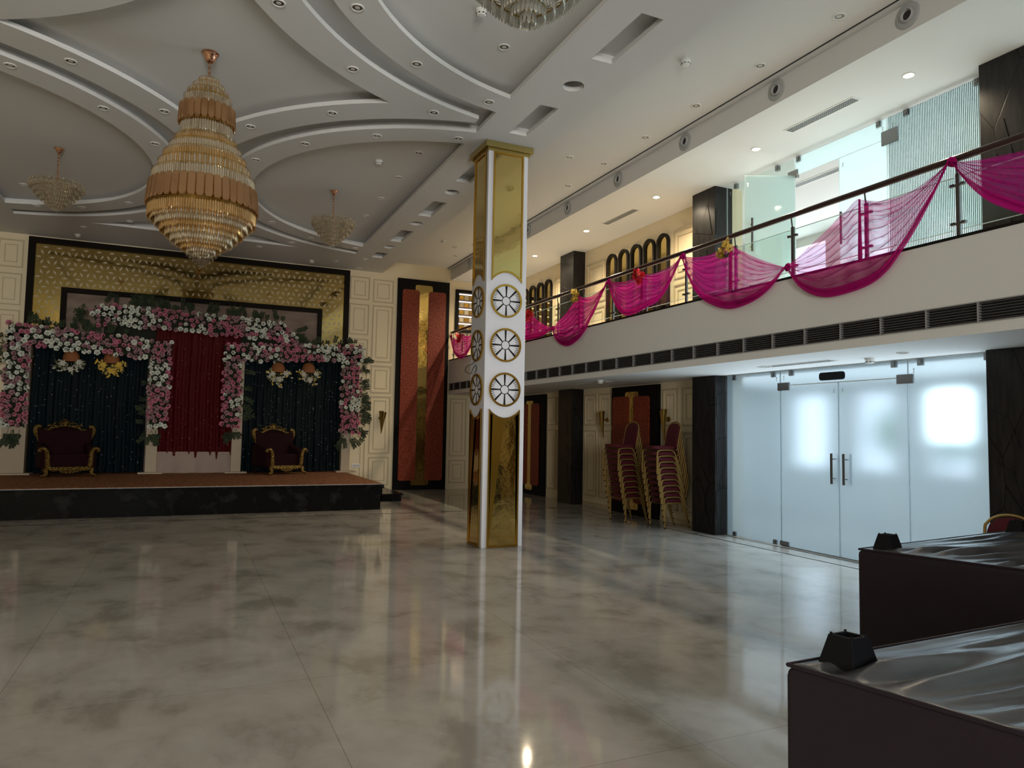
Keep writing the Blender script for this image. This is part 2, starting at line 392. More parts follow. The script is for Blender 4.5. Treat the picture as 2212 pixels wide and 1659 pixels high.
cb.box((4.2, YF - .2, ZT), (XB, YB + .2, 5.75))
cb.box((XB, YF - .2, ZC), (11.2, YB + .2, 5.75))
struct(cb.build('ceiling', M['ceil']))
struct(MB().box((5.865, YF, ZT - .003), (5.885, YB, ZT - .0005)).build('trim_2', M['slot']))
struct(MB().box((5.885, YF, ZT - .02), (XB, YB, ZT - .0005)).build('trim_3', M['ceil']))

wb = MB().box((XL - .2, YB, 0), (XW, YB + .2, 5.75)); wall_back = struct(wb.build('wall_back', M['cream']))
struct(MB().box((XL - .2, YF - .2, 0), (11.2, YF, 5.75)).build('wall_front', M['cream']))
struct(MB().box((XL - .2, YF, 0), (XL, YB, 5.75)).build('wall_left', M['cream']))
ZB0, ZB1 = 2.37, 3.235
wr = MB()
for z0, z1 in ((0, ZB0), (ZB1, ZC)):
    wr.box((XW, 8.42, z0), (XW + .2, YB + .2, z1)); wr.box((XW, 3.95, z0), (XW + .2, 4.45, z1)); wr.box((XW, YF, z0), (XW + .2, -1.2 if z0 else 3.95, z1))
wall_right = struct(wr.build('wall_right', M['cream']))
# balcony slab with the grille recess
sb = MB().prism([(XB, ZB0), (XW + .25, ZB0), (XW + .25, ZB1), (XB, ZB1), (XB, 2.635), (XB + .08, 2.635), (XB + .08, 2.465), (XB, 2.465)], YF, YB, XZ)
struct(sb.build('floor_balcony', M['white']))
struct(MB().box((XW + .25, YF, ZB0 + .1), (11.2, 11.4, ZB1 - .02)).build('floor_foyer', M['white']))
struct(MB().box((XB - .006, YF, ZB1 - .022), (XB + .05, YB, ZB1 + .004)).build('trim_4', M['frame_dk']))
w1 = MB().box((-4.05, YF + .003, .25), (1.3, YF + .02, 3.8)); w1 = struct(w1.build('added_window_1', M['frost']))  # unseen window, added to back the fill lamp on this wall
wf = MB()
for x in (-4.05, -2.27, -.49, 1.24): wf.box((x, YF + .002, .19), (x + .06, YF + .04, 3.86))
for z in (.19, 2.3, 3.8): wf.box((-4.05, YF + .002, z), (1.3, YF + .04, z + .06))
wf.build('added_window_frame', M['frame_dk'], w1)
# mouldings (picture frames) on the cream walls, each a part of its wall
def moulding(parent, f, a0, b0, a1, b1, inset=.1):
    m = MB()
    for (p0, q0, p1, q1, w, h) in ((a0, b0, a1, b1, .022, .020), (a0 + inset, b0 + inset, a1 - inset, b1 - inset, .014, .013)):
        if p1 - p0 < .08 or q1 - q0 < .08: continue
        m.prism([(p0, q0), (p1, q0), (p1, q1), (p0, q1)], 0, h, f, holes=[[(p0 + w, q0 + w), (p1 - w, q0 + w), (p1 - w, q1 - w), (p0 + w, q1 - w)]])
    return m.build('panel_moulding', M['cream_lt'], parent)
fb = lambda a, c, h: (a, YB - h, c)
fr = lambda a, c, h: (XW - h, a, c)
for a0, a1, rows in ((3.43, 3.90, ((4.57, 5.12), (3.72, 4.46), (2.36, 3.62), (1.5, 2.26), (.10, 1.40))), (3.99, 4.49, ((4.54, 5.10), (3.09, 4.46), (2.34, 3.0), (.88, 2.26), (.13, .80))),
                     (6.02, 6.46, ((.82, 2.27), (.15, .72))), (6.55, 7.0, ((.82, 2.27), (.15, .72))), (7.08, 7.42, ((.82, 2.27), (.15, .72))),
                     (-3.55, -3.13, ((4.58, 5.14), (3.82, 4.46), (2.9, 3.72), (1.2, 2.8), (.4, 1.1))), (-4.1, -3.65, ((4.58, 5.14), (3.82, 4.46), (2.9, 3.72), (1.2, 2.8)))):
    for z0, z1 in rows: moulding(wall_back, fb, a0, z0, a1, z1)
for a0, a1 in ((12.33, 12.80), (11.78, 12.24), (9.72, 10.14), (9.05, 9.62), (13.6, 14.02), (14.08, 14.46), (15.75, 16.3), (16.4, 16.9)):
    moulding(wall_right, fr, a0, 1.62, a1, 2.25); moulding(wall_right, fr, a0, .2, a1, 1.52)
for a0, a1 in ((12.06, 12.76), (9.02, 9.85), (13.6, 14.2), (15.95, 16.85)):
    moulding(wall_right, fr, a0, 4.12, a1, 4.95); moulding(wall_right, fr, a0, 3.35, a1, 4.02)
struct(MB().box((XW - .012, 9.0, 0), (XW, 12.85, .08)).build('baseboard_right', M['cream_lt']))

# foyer behind the glass: outer wall with window openings
XO = 10.6
fw = MB()
op = [(-.6, .3), (1.0, 1.9), (2.6, 3.5), (4.2, 5.1), (5.5, 6.3), (6.79, 7.55), (8.08, 8.9), (9.43, 10.29)]
def outer(z0, z1, s, t, mb):
    y = YF
    for a, c in op:
        mb.box((XO, y, z0), (XO + .2, a, z1)); mb.box((XO, a, z0), (XO + .2, c, s)); mb.box((XO, a, t), (XO + .2, c, z1)); y = c
    mb.box((XO, y, z0), (XO + .2, 11.4, z1))
outer(0, ZB0 + .15, .92, 2.25, fw); outer(ZB1 - .1, ZC, 3.35, 5.1, fw)
fw.box((XW + .2, 11.2, 0), (XO + .2, 11.4, ZC))
struct(fw.build('wall_foyer', M['white']))

# ------------------------------------------------------------------ mirrored pillar
px0, px1, py0, py1 = 3.45, 4.02, 8.445, 8.955
pl = thing('mirror_pillar', 'freestanding white pillar with gold mirror panels and dial medallions in the middle of the hall', 'pillar', (3.735, 8.70, 0))
MB().box((px0, py0, 0), (px1, py1, 5.16)).build('shaft', M['gloss_white'], pl, bevel=.006)
cp = MB().box((px0 - .055, py0 - .055, 5.19), (px1 + .055, py1 + .055, ZC)); cp.box((px0 - .02, py0 - .02, 5.15), (px1 + .02, py1 + .02, 5.19))
cp.build('capital', M['gold_br'], pl, bevel=.004)
def band(pts, w):
    """closed outline offset inwards by w (simple mitre)"""
    out = []; k = len(pts); area = sum(pts[i][0] * pts[(i + 1) % k][1] - pts[(i + 1) % k][0] * pts[i][1] for i in range(k)); sg = 1 if area > 0 else -1
    for i in range(k):
        a, p, c = V(pts[i - 1]), V(pts[i]), V(pts[(i + 1) % k])
        d1 = (p - a).normalized(); d2 = (c - p).normalized(); n1 = V((-d1.y, d1.x)) * sg; n2 = V((-d2.y, d2.x)) * sg
        q = p + (n1 + n2) * (w / max(.35, 1 + n1.dot(n2)))
        out.append((q.x, q.y))
    return out
def pillar_face(w, f, front):
    c = w / 2; m = .068 * w / .57; x0, x1 = m, w - m
    up = [(x0, 5.15), (x0, 3.432)] + [(x0 + (x1 - x0) * i / 14, 3.432 + .122 * sin(pi * i / 14) ** .8) for i in range(1, 14)] + [(x1, 3.432), (x1, 5.15)]
    lo = [(x0, .004), (x0, 1.768)] + [(x0 + (x1 - x0) * i / 14, 1.768 - .112 * sin(pi * i / 14) ** .8) for i in range(1, 14)] + [(x1, 1.768), (x1, .004)]
    for o in (up, lo):
        inn = band(o, .024)
        MB().prism(o, .001, .007, f).build('mirror_panel', M['gold_mirror2' if o is lo else 'gold_mirror'], pl)
        MB().prism(o, 0, .02, f, holes=[inn]).build('mirror_frame', M['gold'], pl)
    for z in (3.180, 2.600, 2.020):
        sx = w / .57
        md = MB().prism(circ(c, z, .205 * min(1, sx * 1.05), 40), 0, .003, f).build('medallion', M['gloss_white'], pl)
        rr = .222 * min(1, sx * 1.05)
        MB().prism(circ(c, z, rr, 40), 0, .02, f, holes=[circ(c, z, rr - .026, 40)]).build('rim', M['gold'], md)
        ml = MB(); r1 = rr - .026
        ml.prism(circ(c, z, .062, 28), 0, .0055, f, holes=[circ(c, z, .053, 28)])
        for k in range(8):
            t = k * pi / 4
            e = lambda r, s: (c + r * cos(t) - s * sin(t), z + r * sin(t) + s * cos(t))
            ml.prism([e(.06, -.0075), e(r1, -.0145), e(r1, .0145), e(.06, .0075)], 0, .005, f)
        for k in range(8):
            if k in (1, 2, 5, 6): continue
            for d in (.10, .28, .46, .64):
                t = (k + d * 1.0 + .1) * pi / 4
                e = lambda r, s: (c + r * cos(t) - s * sin(t), z + r * sin(t) + s * cos(t))
                ml.prism([e(r1 - .045, -.003), e(r1, -.0045), e(r1, .0045), e(r1 - .045, .003)], 0, .005, f)
        ml.build('dial_marks', M['black_line'], md)
pillar_face(px1 - px0, lambda a, c, h: (px0 + a, py0 - h, c), 1)
pillar_face(py1 - py0, lambda a, c, h: (px0 - h, py1 - a, c), 0)
pillar_face(px1 - px0, lambda a, c, h: (px0 + a, py1 + h, c), 0)
pillar_face(py1 - py0, lambda a, c, h: (px1 + h, py0 + a, c), 0)
wc = MB().tube(catmull([(3.44, 8.74, 2.40), (3.40, 8.76, 2.36), (3.36, 8.86, 2.33), (3.37, 8.92, 2.27), (3.42, 8.84, 2.24), (3.39, 8.72, 2.28), (3.41, 8.66, 2.34), (3.44, 8.70, 2.30), (3.43, 8.72, 2.24)], 6), .004, 5)
tag(wc.build('loose_cable', M['frame_dk'], smooth=60), 'thin dark cable loop sticking out of the white pillar between two medallions', 'cable')

# ------------------------------------------------------------------ stone clad columns
def column(x0, y0, y1, z0, z1, label):
    t = thing('stone_column', label, 'column', (x0 + .2, (y0 + y1) / 2, z0), 'slate clad columns along the right wall')
    MB().box((x0, y0, z0), (XW + .02, y1, z1)).build('shaft', M['slate'], t, bevel=.004)
    pz = MB(); rnd = random.Random(int(y0 * 10 + z0)); z = z0 + .25
    while z < z1 - .5:
        h = rnd.uniform(.3, .7)
        if z + h < z1 - .05:
            ya = y0 + rnd.uniform(.04, .2); yb = y1 - rnd.uniform(.02, .12)
            pz.prism([(ya, z), (yb, z + .12), (yb, z + h), (ya + .1, z + h - .1)], x0 - .007, x0 + .002, YZ)
            pz.prism([(x0 + .02, z), (x0 + .14, z), (XW - .12, z + .1), (XW - .12, z + h - .12), (x0 + .02, z + h - .2)], y0 - .007, y0 + .002, XZ)
        z += h + rnd.uniform(.05, .25)
    pz.build('relief_slabs', M['slate'], t)
column(7.17, 8.43, 8.96, 0, ZB0, 'dark slate column below the balcony, between the stacked chairs and glass doors')
column(7.17, 8.43, 8.96, ZB1, ZC, 'dark slate column on the balcony at the far end of the glass front')
column(7.22, 12.88, 13.46, 0, ZB0, 'dark slate column below the balcony, just right of the white pillar')
column(7.22, 12.88, 13.46, ZB1, ZC, 'dark slate column on the balcony between the two groups of arched mirrors')
column(7.15, 3.96, 4.44, 0, ZB0, 'dark slate column behind the upturned sofas at the right edge')
column(7.15, 3.96, 4.44, ZB1, ZC, 'dark slate column on the balcony at the upper right corner')

# ------------------------------------------------------------------ glass fronts
XG = 7.38
def pane(name, par, y0, y1, z0, z1, m, x=XG):
    return MB().box((x - .005, y0, z0), (x + .005, y1, z1)).build(name, m, par)
def rim(par, y0, y1, z0, z1, x=XG):
    for yy in (y0, y1 - .008): MB().box((x - .0065, yy, z0), (x + .0065, yy + .008, z1)).build('polished_edge', M['edge_f'], par)
def clamp(par, y, z, dn):
    r = MB().box((XG - .022, y - .03, z - (.07 if dn else 0)), (XG + .022, y + .03, z + (0 if dn else .06))); r.box((XG - .03, y - .02, z - .05 if dn else z + .01), (XG - .018, y + .02, z - .01 if dn else z + .05))
    return r.build('glass_clamp', M['chrome'], par)
def hinge(par, y, z, w=.2, h=.105):
    return MB().box((XG - .018, y - w / 2, z - h / 2), (XG + .018, y + w / 2, z + h / 2)).build('patch_fitting', M['chrome'], par, bevel=.003)
def sticker(par, y, z):
    r = MB().box((XG - .0072, y - .003, z - .05), (XG - .0055, y + .003, z)); r.box((XG - .0072, y - .014, z - .012), (XG - .0055, y + .014, z - .007)); r.box((XG - .0072, y - .008, z - .052), (XG - .0055, y + .008, z - .046))
    return r.build('glass_sticker', M['grey'], par)
def pull(par, y, z0, z1):
    r = MB().tube([(XG - .065, y, z0), (XG - .065, y, z1)], .015, 12).build('pull_handle', M['steel_dk'], par, smooth=40)
    q = MB()
    for z in (z0 + .07, z1 - .07): q.tube([(XG - .065, y, z), (XG + .065, y, z)], .008, 8)
    q.build('standoff', M['chrome'], r, smooth=40)
    MB().tube([(XG + .065, y, z0), (XG + .065, y, z1)], .015, 12).build('pull_handle', M['grey'], par, smooth=40)
# lower front: fixed pane, two door leaves, fixed pane, transom
g = thing('glass_partition', 'fixed frosted glass panel between the dark column and the left door leaf, lower level', 'glass panel', (XG, 7.85, 0), 'lower frosted glass front')
pane('pane', g, 7.345, 8.40, .012, 2.365, M['frost']); rim(g, 7.345, 8.40, .012, 2.365)
for y, z, d in ((8.24, 2.365, 1), (7.47, 2.365, 1), (8.24, .012, 0), (7.45, .012, 0)): clamp(g, y, z, d)
sticker(g, 7.41, 2.29)
g = thing('glass_partition', 'fixed frosted glass panel right of the right door leaf, lower level', 'glass panel', (XG, 4.95, 0), 'lower frosted glass front')
pane('pane', g, 4.46, 5.445, .012, 2.365, M['frost']); rim(g, 4.46, 5.445, .012, 2.365)
for y, z, d in ((5.29, 2.365, 1), (4.56, 2.365, 1), (5.29, .012, 0)): clamp(g, y, z, d)
sticker(g, 5.37, 2.27)
g = thing('glass_transom', 'frosted glass strip above the double door with black access plate', 'glass panel', (XG, 6.39, 2.18), 'lower frosted glass front')
pane('pane', g, 5.45, 7.34, 2.175, 2.365, M['frost'])
for y in (7.15, 5.615): clamp(g, y, 2.365, 1)
sticker(g, 7.28, 2.30)
MB().prism(rrect(6.285, 2.20, 6.665, 2.30, .035), XG - .03, XG - .006, YZ).build('access_plate', M['plastic'], g)
for nm, y0, y1, yh, yp in (('left', 6.395, 7.335, 7.285, 6.455), ('right', 5.45, 6.385, 5.48, 6.275)):
    d = thing('glass_door', 'frosted glass door leaf, %s of the pair, with steel pull handle' % nm, 'door', (XG, (y0 + y1) / 2, 0), 'lower double glass door')
    pane('pane', d, y0, y1, .015, 2.165, M['frost']); rim(d, y0, y1, .015, 2.165)
    hinge(d, yh, 2.155); hinge(d, yh, .045, .15, .06); pull(d, yp, .90, 1.28)
    MB().box((XG - .012, y0, .006), (XG + .012, y1, .016)).build('bottom_seal', M['chrome'], d)
    sticker(d, y0 + .06 if nm == 'left' else y1 - .06, 2.09)
# bay nearer than the frame, same glazing
g = thing('glass_partition', 'reeded glass bay on the balcony nearer than the last slate column', 'glass panel', (XG, 1.4, ZB1))
pane('pane', g, -1.18, 3.93, ZB1, 5.25, M['frost_up'])
# upper front
ZG0, ZG1 = ZB1 + .01, 5.255
g = thing('glass_partition', 'fixed clear glass panel beside the far column on the balcony', 'glass panel', (XG, 7.7, ZG0), 'upper glass front')
pane('pane', g, 7.06, 8.40, ZG0, ZG1, M['glass']); rim(g, 7.06, 8.40, ZG0, ZG1)
for y in (8.20, 7.37): clamp(g, y, ZG1, 1)
sticker(g, 8.32, 5.17)
g = thing('glass_transom', 'glass strip above the balcony doorway', 'glass panel', (XG, 6.3, 5.01), 'upper glass front')
pane('pane', g, 5.66, 7.05, 5.012, ZG1, M['frost_up'])
for y in (6.99, 5.76): clamp(g, y, ZG1, 1)
sticker(g, 5.71, 5.17)
g = thing('glass_partition', 'tall reeded glass panel left of the upper right column on the balcony', 'glass panel', (XG, 5.0, ZG0), 'upper glass front')
pane('pane', g, 4.46, 5.645, ZG0, ZG1, M['frost_up']); rim(g, 4.46, 5.645, ZG0, ZG1)
rd = MB()
for i in range(58): y = 4.48 + i * .02; rd.box((XG - .009, y, ZG0), (XG - .005, y + .009, ZG1))
rd.build('reeding', M['frost_up'], g, kind='stuff')
for y in (5.40, 4.595): clamp(g, y, ZG1, 1)
sticker(g, 5.58, 5.17)
d = thing('glass_door', 'closed glass door leaf on the balcony with vertical steel pull', 'door', (XG, 5.99, ZG0), 'balcony glass doors')
pane('pane', d, 5.66, 6.34, ZG0, 5.005, M['frost_up']); rim(d, 5.66, 6.34, ZG0, 5.005); hinge(d, 5.62, 5.02, .21, .17); pull(d, 6.27, 3.88, 4.29); sticker(d, 6.28, 4.93)
d = thing('glass_door', 'open frosted glass door leaf on the balcony swung towards the hall', 'door', (XG, 7.03, ZG0), 'balcony glass doors')
pane('pane', d, 7.03, 7.70, ZG0, 5.005, M['frost_up']); rim(d, 7.03, 7.70, ZG0, 5.005); pull(d, 7.62, 3.95, 4.40); sticker(d, 7.66, 4.9)
d.rotation_euler = (0, 0, R_(62)); d.location.x -= .03
hg = thing('door_pivot', 'steel pivot block at the top of the open balcony door', 'hinge', (XG, 7.05, 5.02)); hinge(hg, 7.09, 5.03, .17, .12)

# ------------------------------------------------------------------ balcony railing
rl = thing('balcony_railing', 'steel and glass railing with dark handrail along the balcony edge', 'railing', (6.03, 8, ZB1))
MB().tube([(6.0, -3.8, 3.925), (6.0, 16.95, 3.925)], .031, 14).build('handrail', M['handrail'], rl, smooth=40)
posts = [12.20 + .925 * k for k in range(6)] + [11.28, 10.37, 9.455, 8.56, 7.65, 6.70, 5.80, 4.86, 3.94, 3.02, 2.1, 1.2, .3, -.6]
posts.sort()
for y in posts:
    if y > 16.9: continue
    p = MB().box((6.012, y - .017, ZB1), (6.036, y + .017, 3.80)).tube([(6.02, y, 3.78), (6.0, y, 3.91)], .008, 6).build('post', M['steel_dk'], rl)
    for z in (3.36, 3.70): MB().tube([(6.02, y - .055, z), (6.02, y + .055, z)], .011, 8).box((6.005, y - .065, z - .012), (6.035, y - .03, z + .012)).box((6.005, y + .03, z - .012), (6.035, y + .065, z + .012)).build('glass_clip', M['steel_dk'], p)
for a, c in zip(posts, posts[1:]):
    if c > 16.9: continue
    MB().box((6.016, a + .04, 3.30), (6.026, c - .04, 3.77)).build('glass_infill', M['glass'], rl)
    MB().box((6.0145, a + .04, 3.766), (6.0275, c - .04, 3.772)).build('glass_edge', M['edge'], rl); MB().box((6.0145, a + .04, 3.298), (6.0275, c - .04, 3.303)).build('glass_edge', M['edge'], rl)
# grille under the balcony edge
gr = thing('air_grille', 'long black louvred air grille along the white balcony face', 'grille', (XB, 6, 2.465))
MB().box((XB + .05, YF + .1, 2.468), (XB + .072, YB - .02, 2.632)).build('backing', M['slot'], gr)
for i in range(7): MB().prism([(XB - .004, 2.476 + i * .0235), (XB + .035, 2.470 + i * .0235), (XB + .035, 2.474 + i * .0235), (XB - .004, 2.481 + i * .0235)], YF + .1, YB - .02, XZ).build('louvre', M['louvre'], gr)
y = -3.6
while y < 16.9:
    MB().box((XB - .006, y - .006, 2.466), (XB + .04, y + .006, 2.634)).build('mullion', M['grille'], gr); y += .46
for z in (2.462, 2.634): MB().box((XB - .008, YF + .1, z - .004), (XB + .01, YB - .02, z + .006)).build('frame_bar', M['grille'], gr)

# ------------------------------------------------------------------ pink swags
def lerp(a, c, t): return a + (c - a) * t
def poly_at(pts, u):
    k = (len(pts) - 1) * u; i = min(int(k), len(pts) - 2); t = k - i
    return lerp(pts[i][0], pts[i + 1][0], t), lerp(pts[i][1], pts[i + 1][1], t)
def swag(label, P0, P1, hem, tie=None, sag=.05, nf=9, seed=1, sag2=None):
    rnd = random.Random(seed); ph = rnd.uniform(0, 6); n = 44
    hm = catmull([P0] + hem + [P1], 16)
    if tie:
        s0 = sag; s1 = sag if sag2 is None else sag2
        tp = []
        for a, c, s in ((P0, tie, s0), (tie, P1, s1)):
            tp += [(lerp(a[0], c[0], i / 20), lerp(a[1], c[1], i / 20) - s * 4 * (i / 20) * (1 - i / 20)) for i in range(20)]
        tp.append(P1); ut = .5
    else:
        tp = [(lerp(P0[0], P1[0], i / 40), lerp(P0[1], P1[1], i / 40) - sag * 4 * (i / 40) * (1 - i / 40)) for i in range(41)]; ut = None
    def f(u, v):
        # more gathering near the tie: rows of the cloth are pulled towards it
        a = poly_at(tp, u); c = poly_at(hm, u); w = v
        if ut is not None:
            g = math.exp(-((u - ut) / .16) ** 2); w = v ** (1 + .35 * g)
        y = lerp(a[0], c[0], w); z = lerp(a[1], c[1], w)
        if ut is None or True:
            z -= 0.0
        e = sin(pi * u)
        q = v * nf + .8 * sin(u * 3 + ph) + ph; q2 = v * nf * .61 + .5 * sin(u * 5 + 2 * ph)
        x = 5.936 - .026 * abs(cos(q * pi)) ** 12 * (.35 + .65 * e) - .016 * abs(cos(q2 * pi)) ** 10 * e + .006 * sin(v * 9 + 4 * u + ph)
        if ut is not None: x += .012 * sin((u - ut) * 60) * math.exp(-((u - ut) / .12) ** 2)
        return (min(x, 5.958), y, z)
    o = MB().grid(60, 72, f).build('pink_swag', M['sheer'], smooth=80)
    tag(o, label, 'drape', 'pink sheer swags on the balcony railing')
    hb = MB()
    def fh(u, v):
        c = poly_at(hm, u); a = poly_at(tp, u); d = max(1e-3, a[1] - c[1]); w = min(.085, .30 * abs(d)) * (.5 + .5 * sin(pi * u)) + .012
        return (5.918 - .010 * sin(v * 3 * pi), c[0] + 0 * v, c[1] + w * (v - .15))
    hb.grid(60, 8, fh).build('gathered_hem', M['hem'], o, smooth=80)
    if tie:
        tl = MB()
        zb = poly_at(hm, .5)[1]
        def ft(u, v): return (5.928 + .012 * cos(v * 2 * pi), tie[0] + (.010 + .022 * u) * sin(v * 2 * pi) * .8, tie[1] - u * min(.62, (tie[1] - zb) * .72))
        tl.grid(8, 12, ft).build('gathered_fold', M['hem'], o, smooth=80)
    for P in (P0, P1):
        MB().ball((5.95, P[0], P[1]), (.022, .035, .045), 8, 6).build('knot', M['hem'], o, smooth=80)
swag('pink swag at the right edge of the picture, in front of the upper right column', (3.93, 3.885), (2.55, 3.86), [(3.75, 3.60), (3.53, 3.39), (3.2, 3.24), (2.85, 3.45)], None, .10, 7, 3)
swag('widest pink swag, hanging across the glass doors of the balcony', (5.80, 3.345), (3.95, 3.895), [(5.62, 3.10), (5.35, 2.95), (5.05, 2.925), (4.66, 3.0), (4.38, 3.25), (4.12, 3.6)], (4.86, 3.825), .02, 8, 5, .13)
swag('pink swag with yellow roses near the far end of the balcony glass front', (7.62, 3.86), (5.815, 3.34), [(7.45, 3.5), (7.2, 3.22), (6.75, 3.03), (6.35, 3.04), (6.05, 3.15)], (6.69, 3.80), .07, 8, 7, .03)
swag('pink swag with red roses in front of the five arched mirrors', (9.46, 3.855), (7.64, 3.86), [(9.25, 3.48), (9.0, 3.27), (8.7, 3.25), (8.4, 3.30), (8.1, 3.36), (7.85, 3.58)], (8.54, 3.80), .06, 8, 9, .09)
swag('pink swag with yellow roses in front of the far slate column', (11.32, 3.345), (9.48, 3.855), [(11.15, 3.12), (10.9, 3.0), (10.6, 2.98), (10.25, 3.1), (9.95, 3.35), (9.7, 3.62)], (10.36, 3.78), .02, 8, 11, .12)
swag('pink swag just right of the white pillar, with red roses', (13.15, 3.855), (11.34, 3.345), [(12.95, 3.5), (12.7, 3.3), (12.3, 3.25), (11.95, 3.24), (11.65, 3.26)], (12.2, 3.72), .07, 8, 13, .03)
swag('pink swag at the far left end of the balcony, left of the white pillar', (16.80, 3.82), (15.0, 3.85), [(16.6, 3.5), (16.3, 3.27), (15.87, 3.20), (15.45, 3.35), (15.2, 3.6)], (15.95, 3.78), .10, 8, 15, .13)

# roses -------------------------------------------------------------
def petal_grid(mb, r, h, a, w, lean, curl, mi=0, n=3):
    vs = []
    for i in range(n + 1):
        t = i / n
        for j in range(4):
            s = (j / 3 - .5) * w * (.45 + .9 * sin(pi * min(1, .25 + .75 * t)) * .8)
            rr = r * (.28 + lean * t + curl * t * t); ang = a + s
            vs.append((rr * cos(ang), rr * sin(ang), h * t - .12 * r * abs(j - 1.5) * t))
    mb.add(vs, [(i * 4 + j, i * 4 + j + 1, (i + 1) * 4 + j + 1, (i + 1) * 4 + j) for i in range(n) for j in range(3)], mi)
def rose_mb(r=.05, seed=0):
    """opening towards +z, about r in radius"""
    rnd = random.Random(seed); mb = MB()
    mb.ball((0, 0, r * .55), (r * .26, r * .26, r * .42), 6, 5)
    for k in range(4): petal_grid(mb, r * .62, r * 1.0, k * pi / 2 + .3, 1.9, .45, .15, n=2)
    for k in range(5): petal_grid(mb, r, r * .82, k * 2 * pi / 5 + rnd.random() * .3, 1.55, .50, .30, n=2)
    for k in range(5): petal_grid(mb, r, r * .42, k * 2 * pi / 5 + .6, 1.6, .55, .45, n=2)
    return mb
ROSE = {k: [rose_mb(.052, i).mesh('rose_' + k, M['rose_' + k], smooth=50) for i in range(2)] for k in 'wpl'}
def leaf(mb, p, d, up, L, w, mi=0):
    d = V(d).normalized(); s = d.cross(V(up)); s = s.normalized() if s.length > 1e-4 else V((1, 0, 0)); n = s.cross(d); p = V(p)
    mb.add([p, p + d * L * .45 + s * w + n * w * .3, p + d * L, p + d * L * .45 - s * w + n * w * .3, p + d * L * .5 - n * w * .15], [(0, 1, 4), (1, 2, 4), (2, 3, 4), (3, 0, 4)], mi)
def bouquet(c, col, label, n, seed):
    rnd = random.Random(seed); t = thing('flower_bunch', label, 'flowers', c, 'flower bunches on the swags')
    pts = []
    for i in range(n):
        a = i * 2.4; q = .034 + .062 * sqrt(i / n); pts.append((c[0] - .05 - .03 * rnd.random(), c[1] + q * cos(a) * 1.25, c[2] + q * sin(a) * 1.1))
    for p in pts:
        o = bpy.data.objects.new('rose', BQ[col][rnd.randrange(2)]); COL.objects.link(o); o.parent = t
        o.location = V(p) - V(c); o.rotation_euler = (rnd.uniform(-.5, .5), -pi / 2 + rnd.uniform(-.5, .5), rnd.uniform(0, 6))
    lf = MB()
    for i in range(16):
        a = rnd.uniform(0, 6.3); leaf(lf, (c[0] - .02, c[1] + .05 * cos(a), c[2] + .05 * sin(a)), (-.5, cos(a), sin(a)), (1, .2, .1), rnd.uniform(.05, .10), .018)
    lf.build('leaves', M['leaf'], t, kind='stuff')
BQ = {'yellow': [rose_mb(.042, i).mesh('rose_yellow', M['yellow'], smooth=50) for i in range(2)], 'red': [rose_mb(.045, i).mesh('rose_red', M['red'], smooth=50) for i in range(2)]}
bouquet((5.93, 6.73, 3.745), 'yellow', 'bunch of yellow roses tied to the railing by the balcony glass', 7, 1)
bouquet((5.93, 8.555, 3.765), 'red', 'bunch of red roses tied to the railing in front of the five arched mirrors', 5, 2)
bouquet((5.93, 10.38, 3.785), 'yellow', 'bunch of yellow roses tied to the railing before the far slate column', 6, 3)
bouquet((5.93, 12.22, 3.71), 'red', 'bunch of red roses tied to the railing just right of the white pillar', 6, 4)
bouquet((5.93, 16.03, 3.70), 'red', 'bunch of dark red roses on the swag left of the white pillar', 5, 5)

# ------------------------------------------------------------------ ceiling fixtures
def dl_meshes(on):
    a = MB().lathe([(.062, 0), (.062, -.006), (.056, -.010), (.047, -.008), (.044, .0)], n=24).mesh('trim_ring', M['plasticw'], smooth=40)
    b = MB().lathe([(.044, -.004), (.040, -.0015), (.026, -.0008)], n=20).mesh('reflector', M['refl'], smooth=40)
    c = MB().lathe([(.026, -.001), (.024, -.006), (.012, -.009)], n=16).mesh('lamp', M['lampon' if on else 'lampoff'], smooth=40)
    if on: c = MB().lathe([(.046, -.001), (.044, -.010), (.02, -.013)], n=18).mesh('lamp', M['lampon'], smooth=40)
    return a, b, c
DL = {0: dl_meshes(0), 1: dl_meshes(1)}
def downlight(x, y, z, label, on=0, group='recessed ceiling downlights'):
    t = thing('ceiling_downlight', label, 'downlight', (x, y, z), group)
    for nm, me in zip(('trim_ring', 'reflector', 'lamp'), DL[on]):
        o = bpy.data.objects.new(nm, me); COL.objects.link(o); o.parent = t
ccl = mx_(CR)
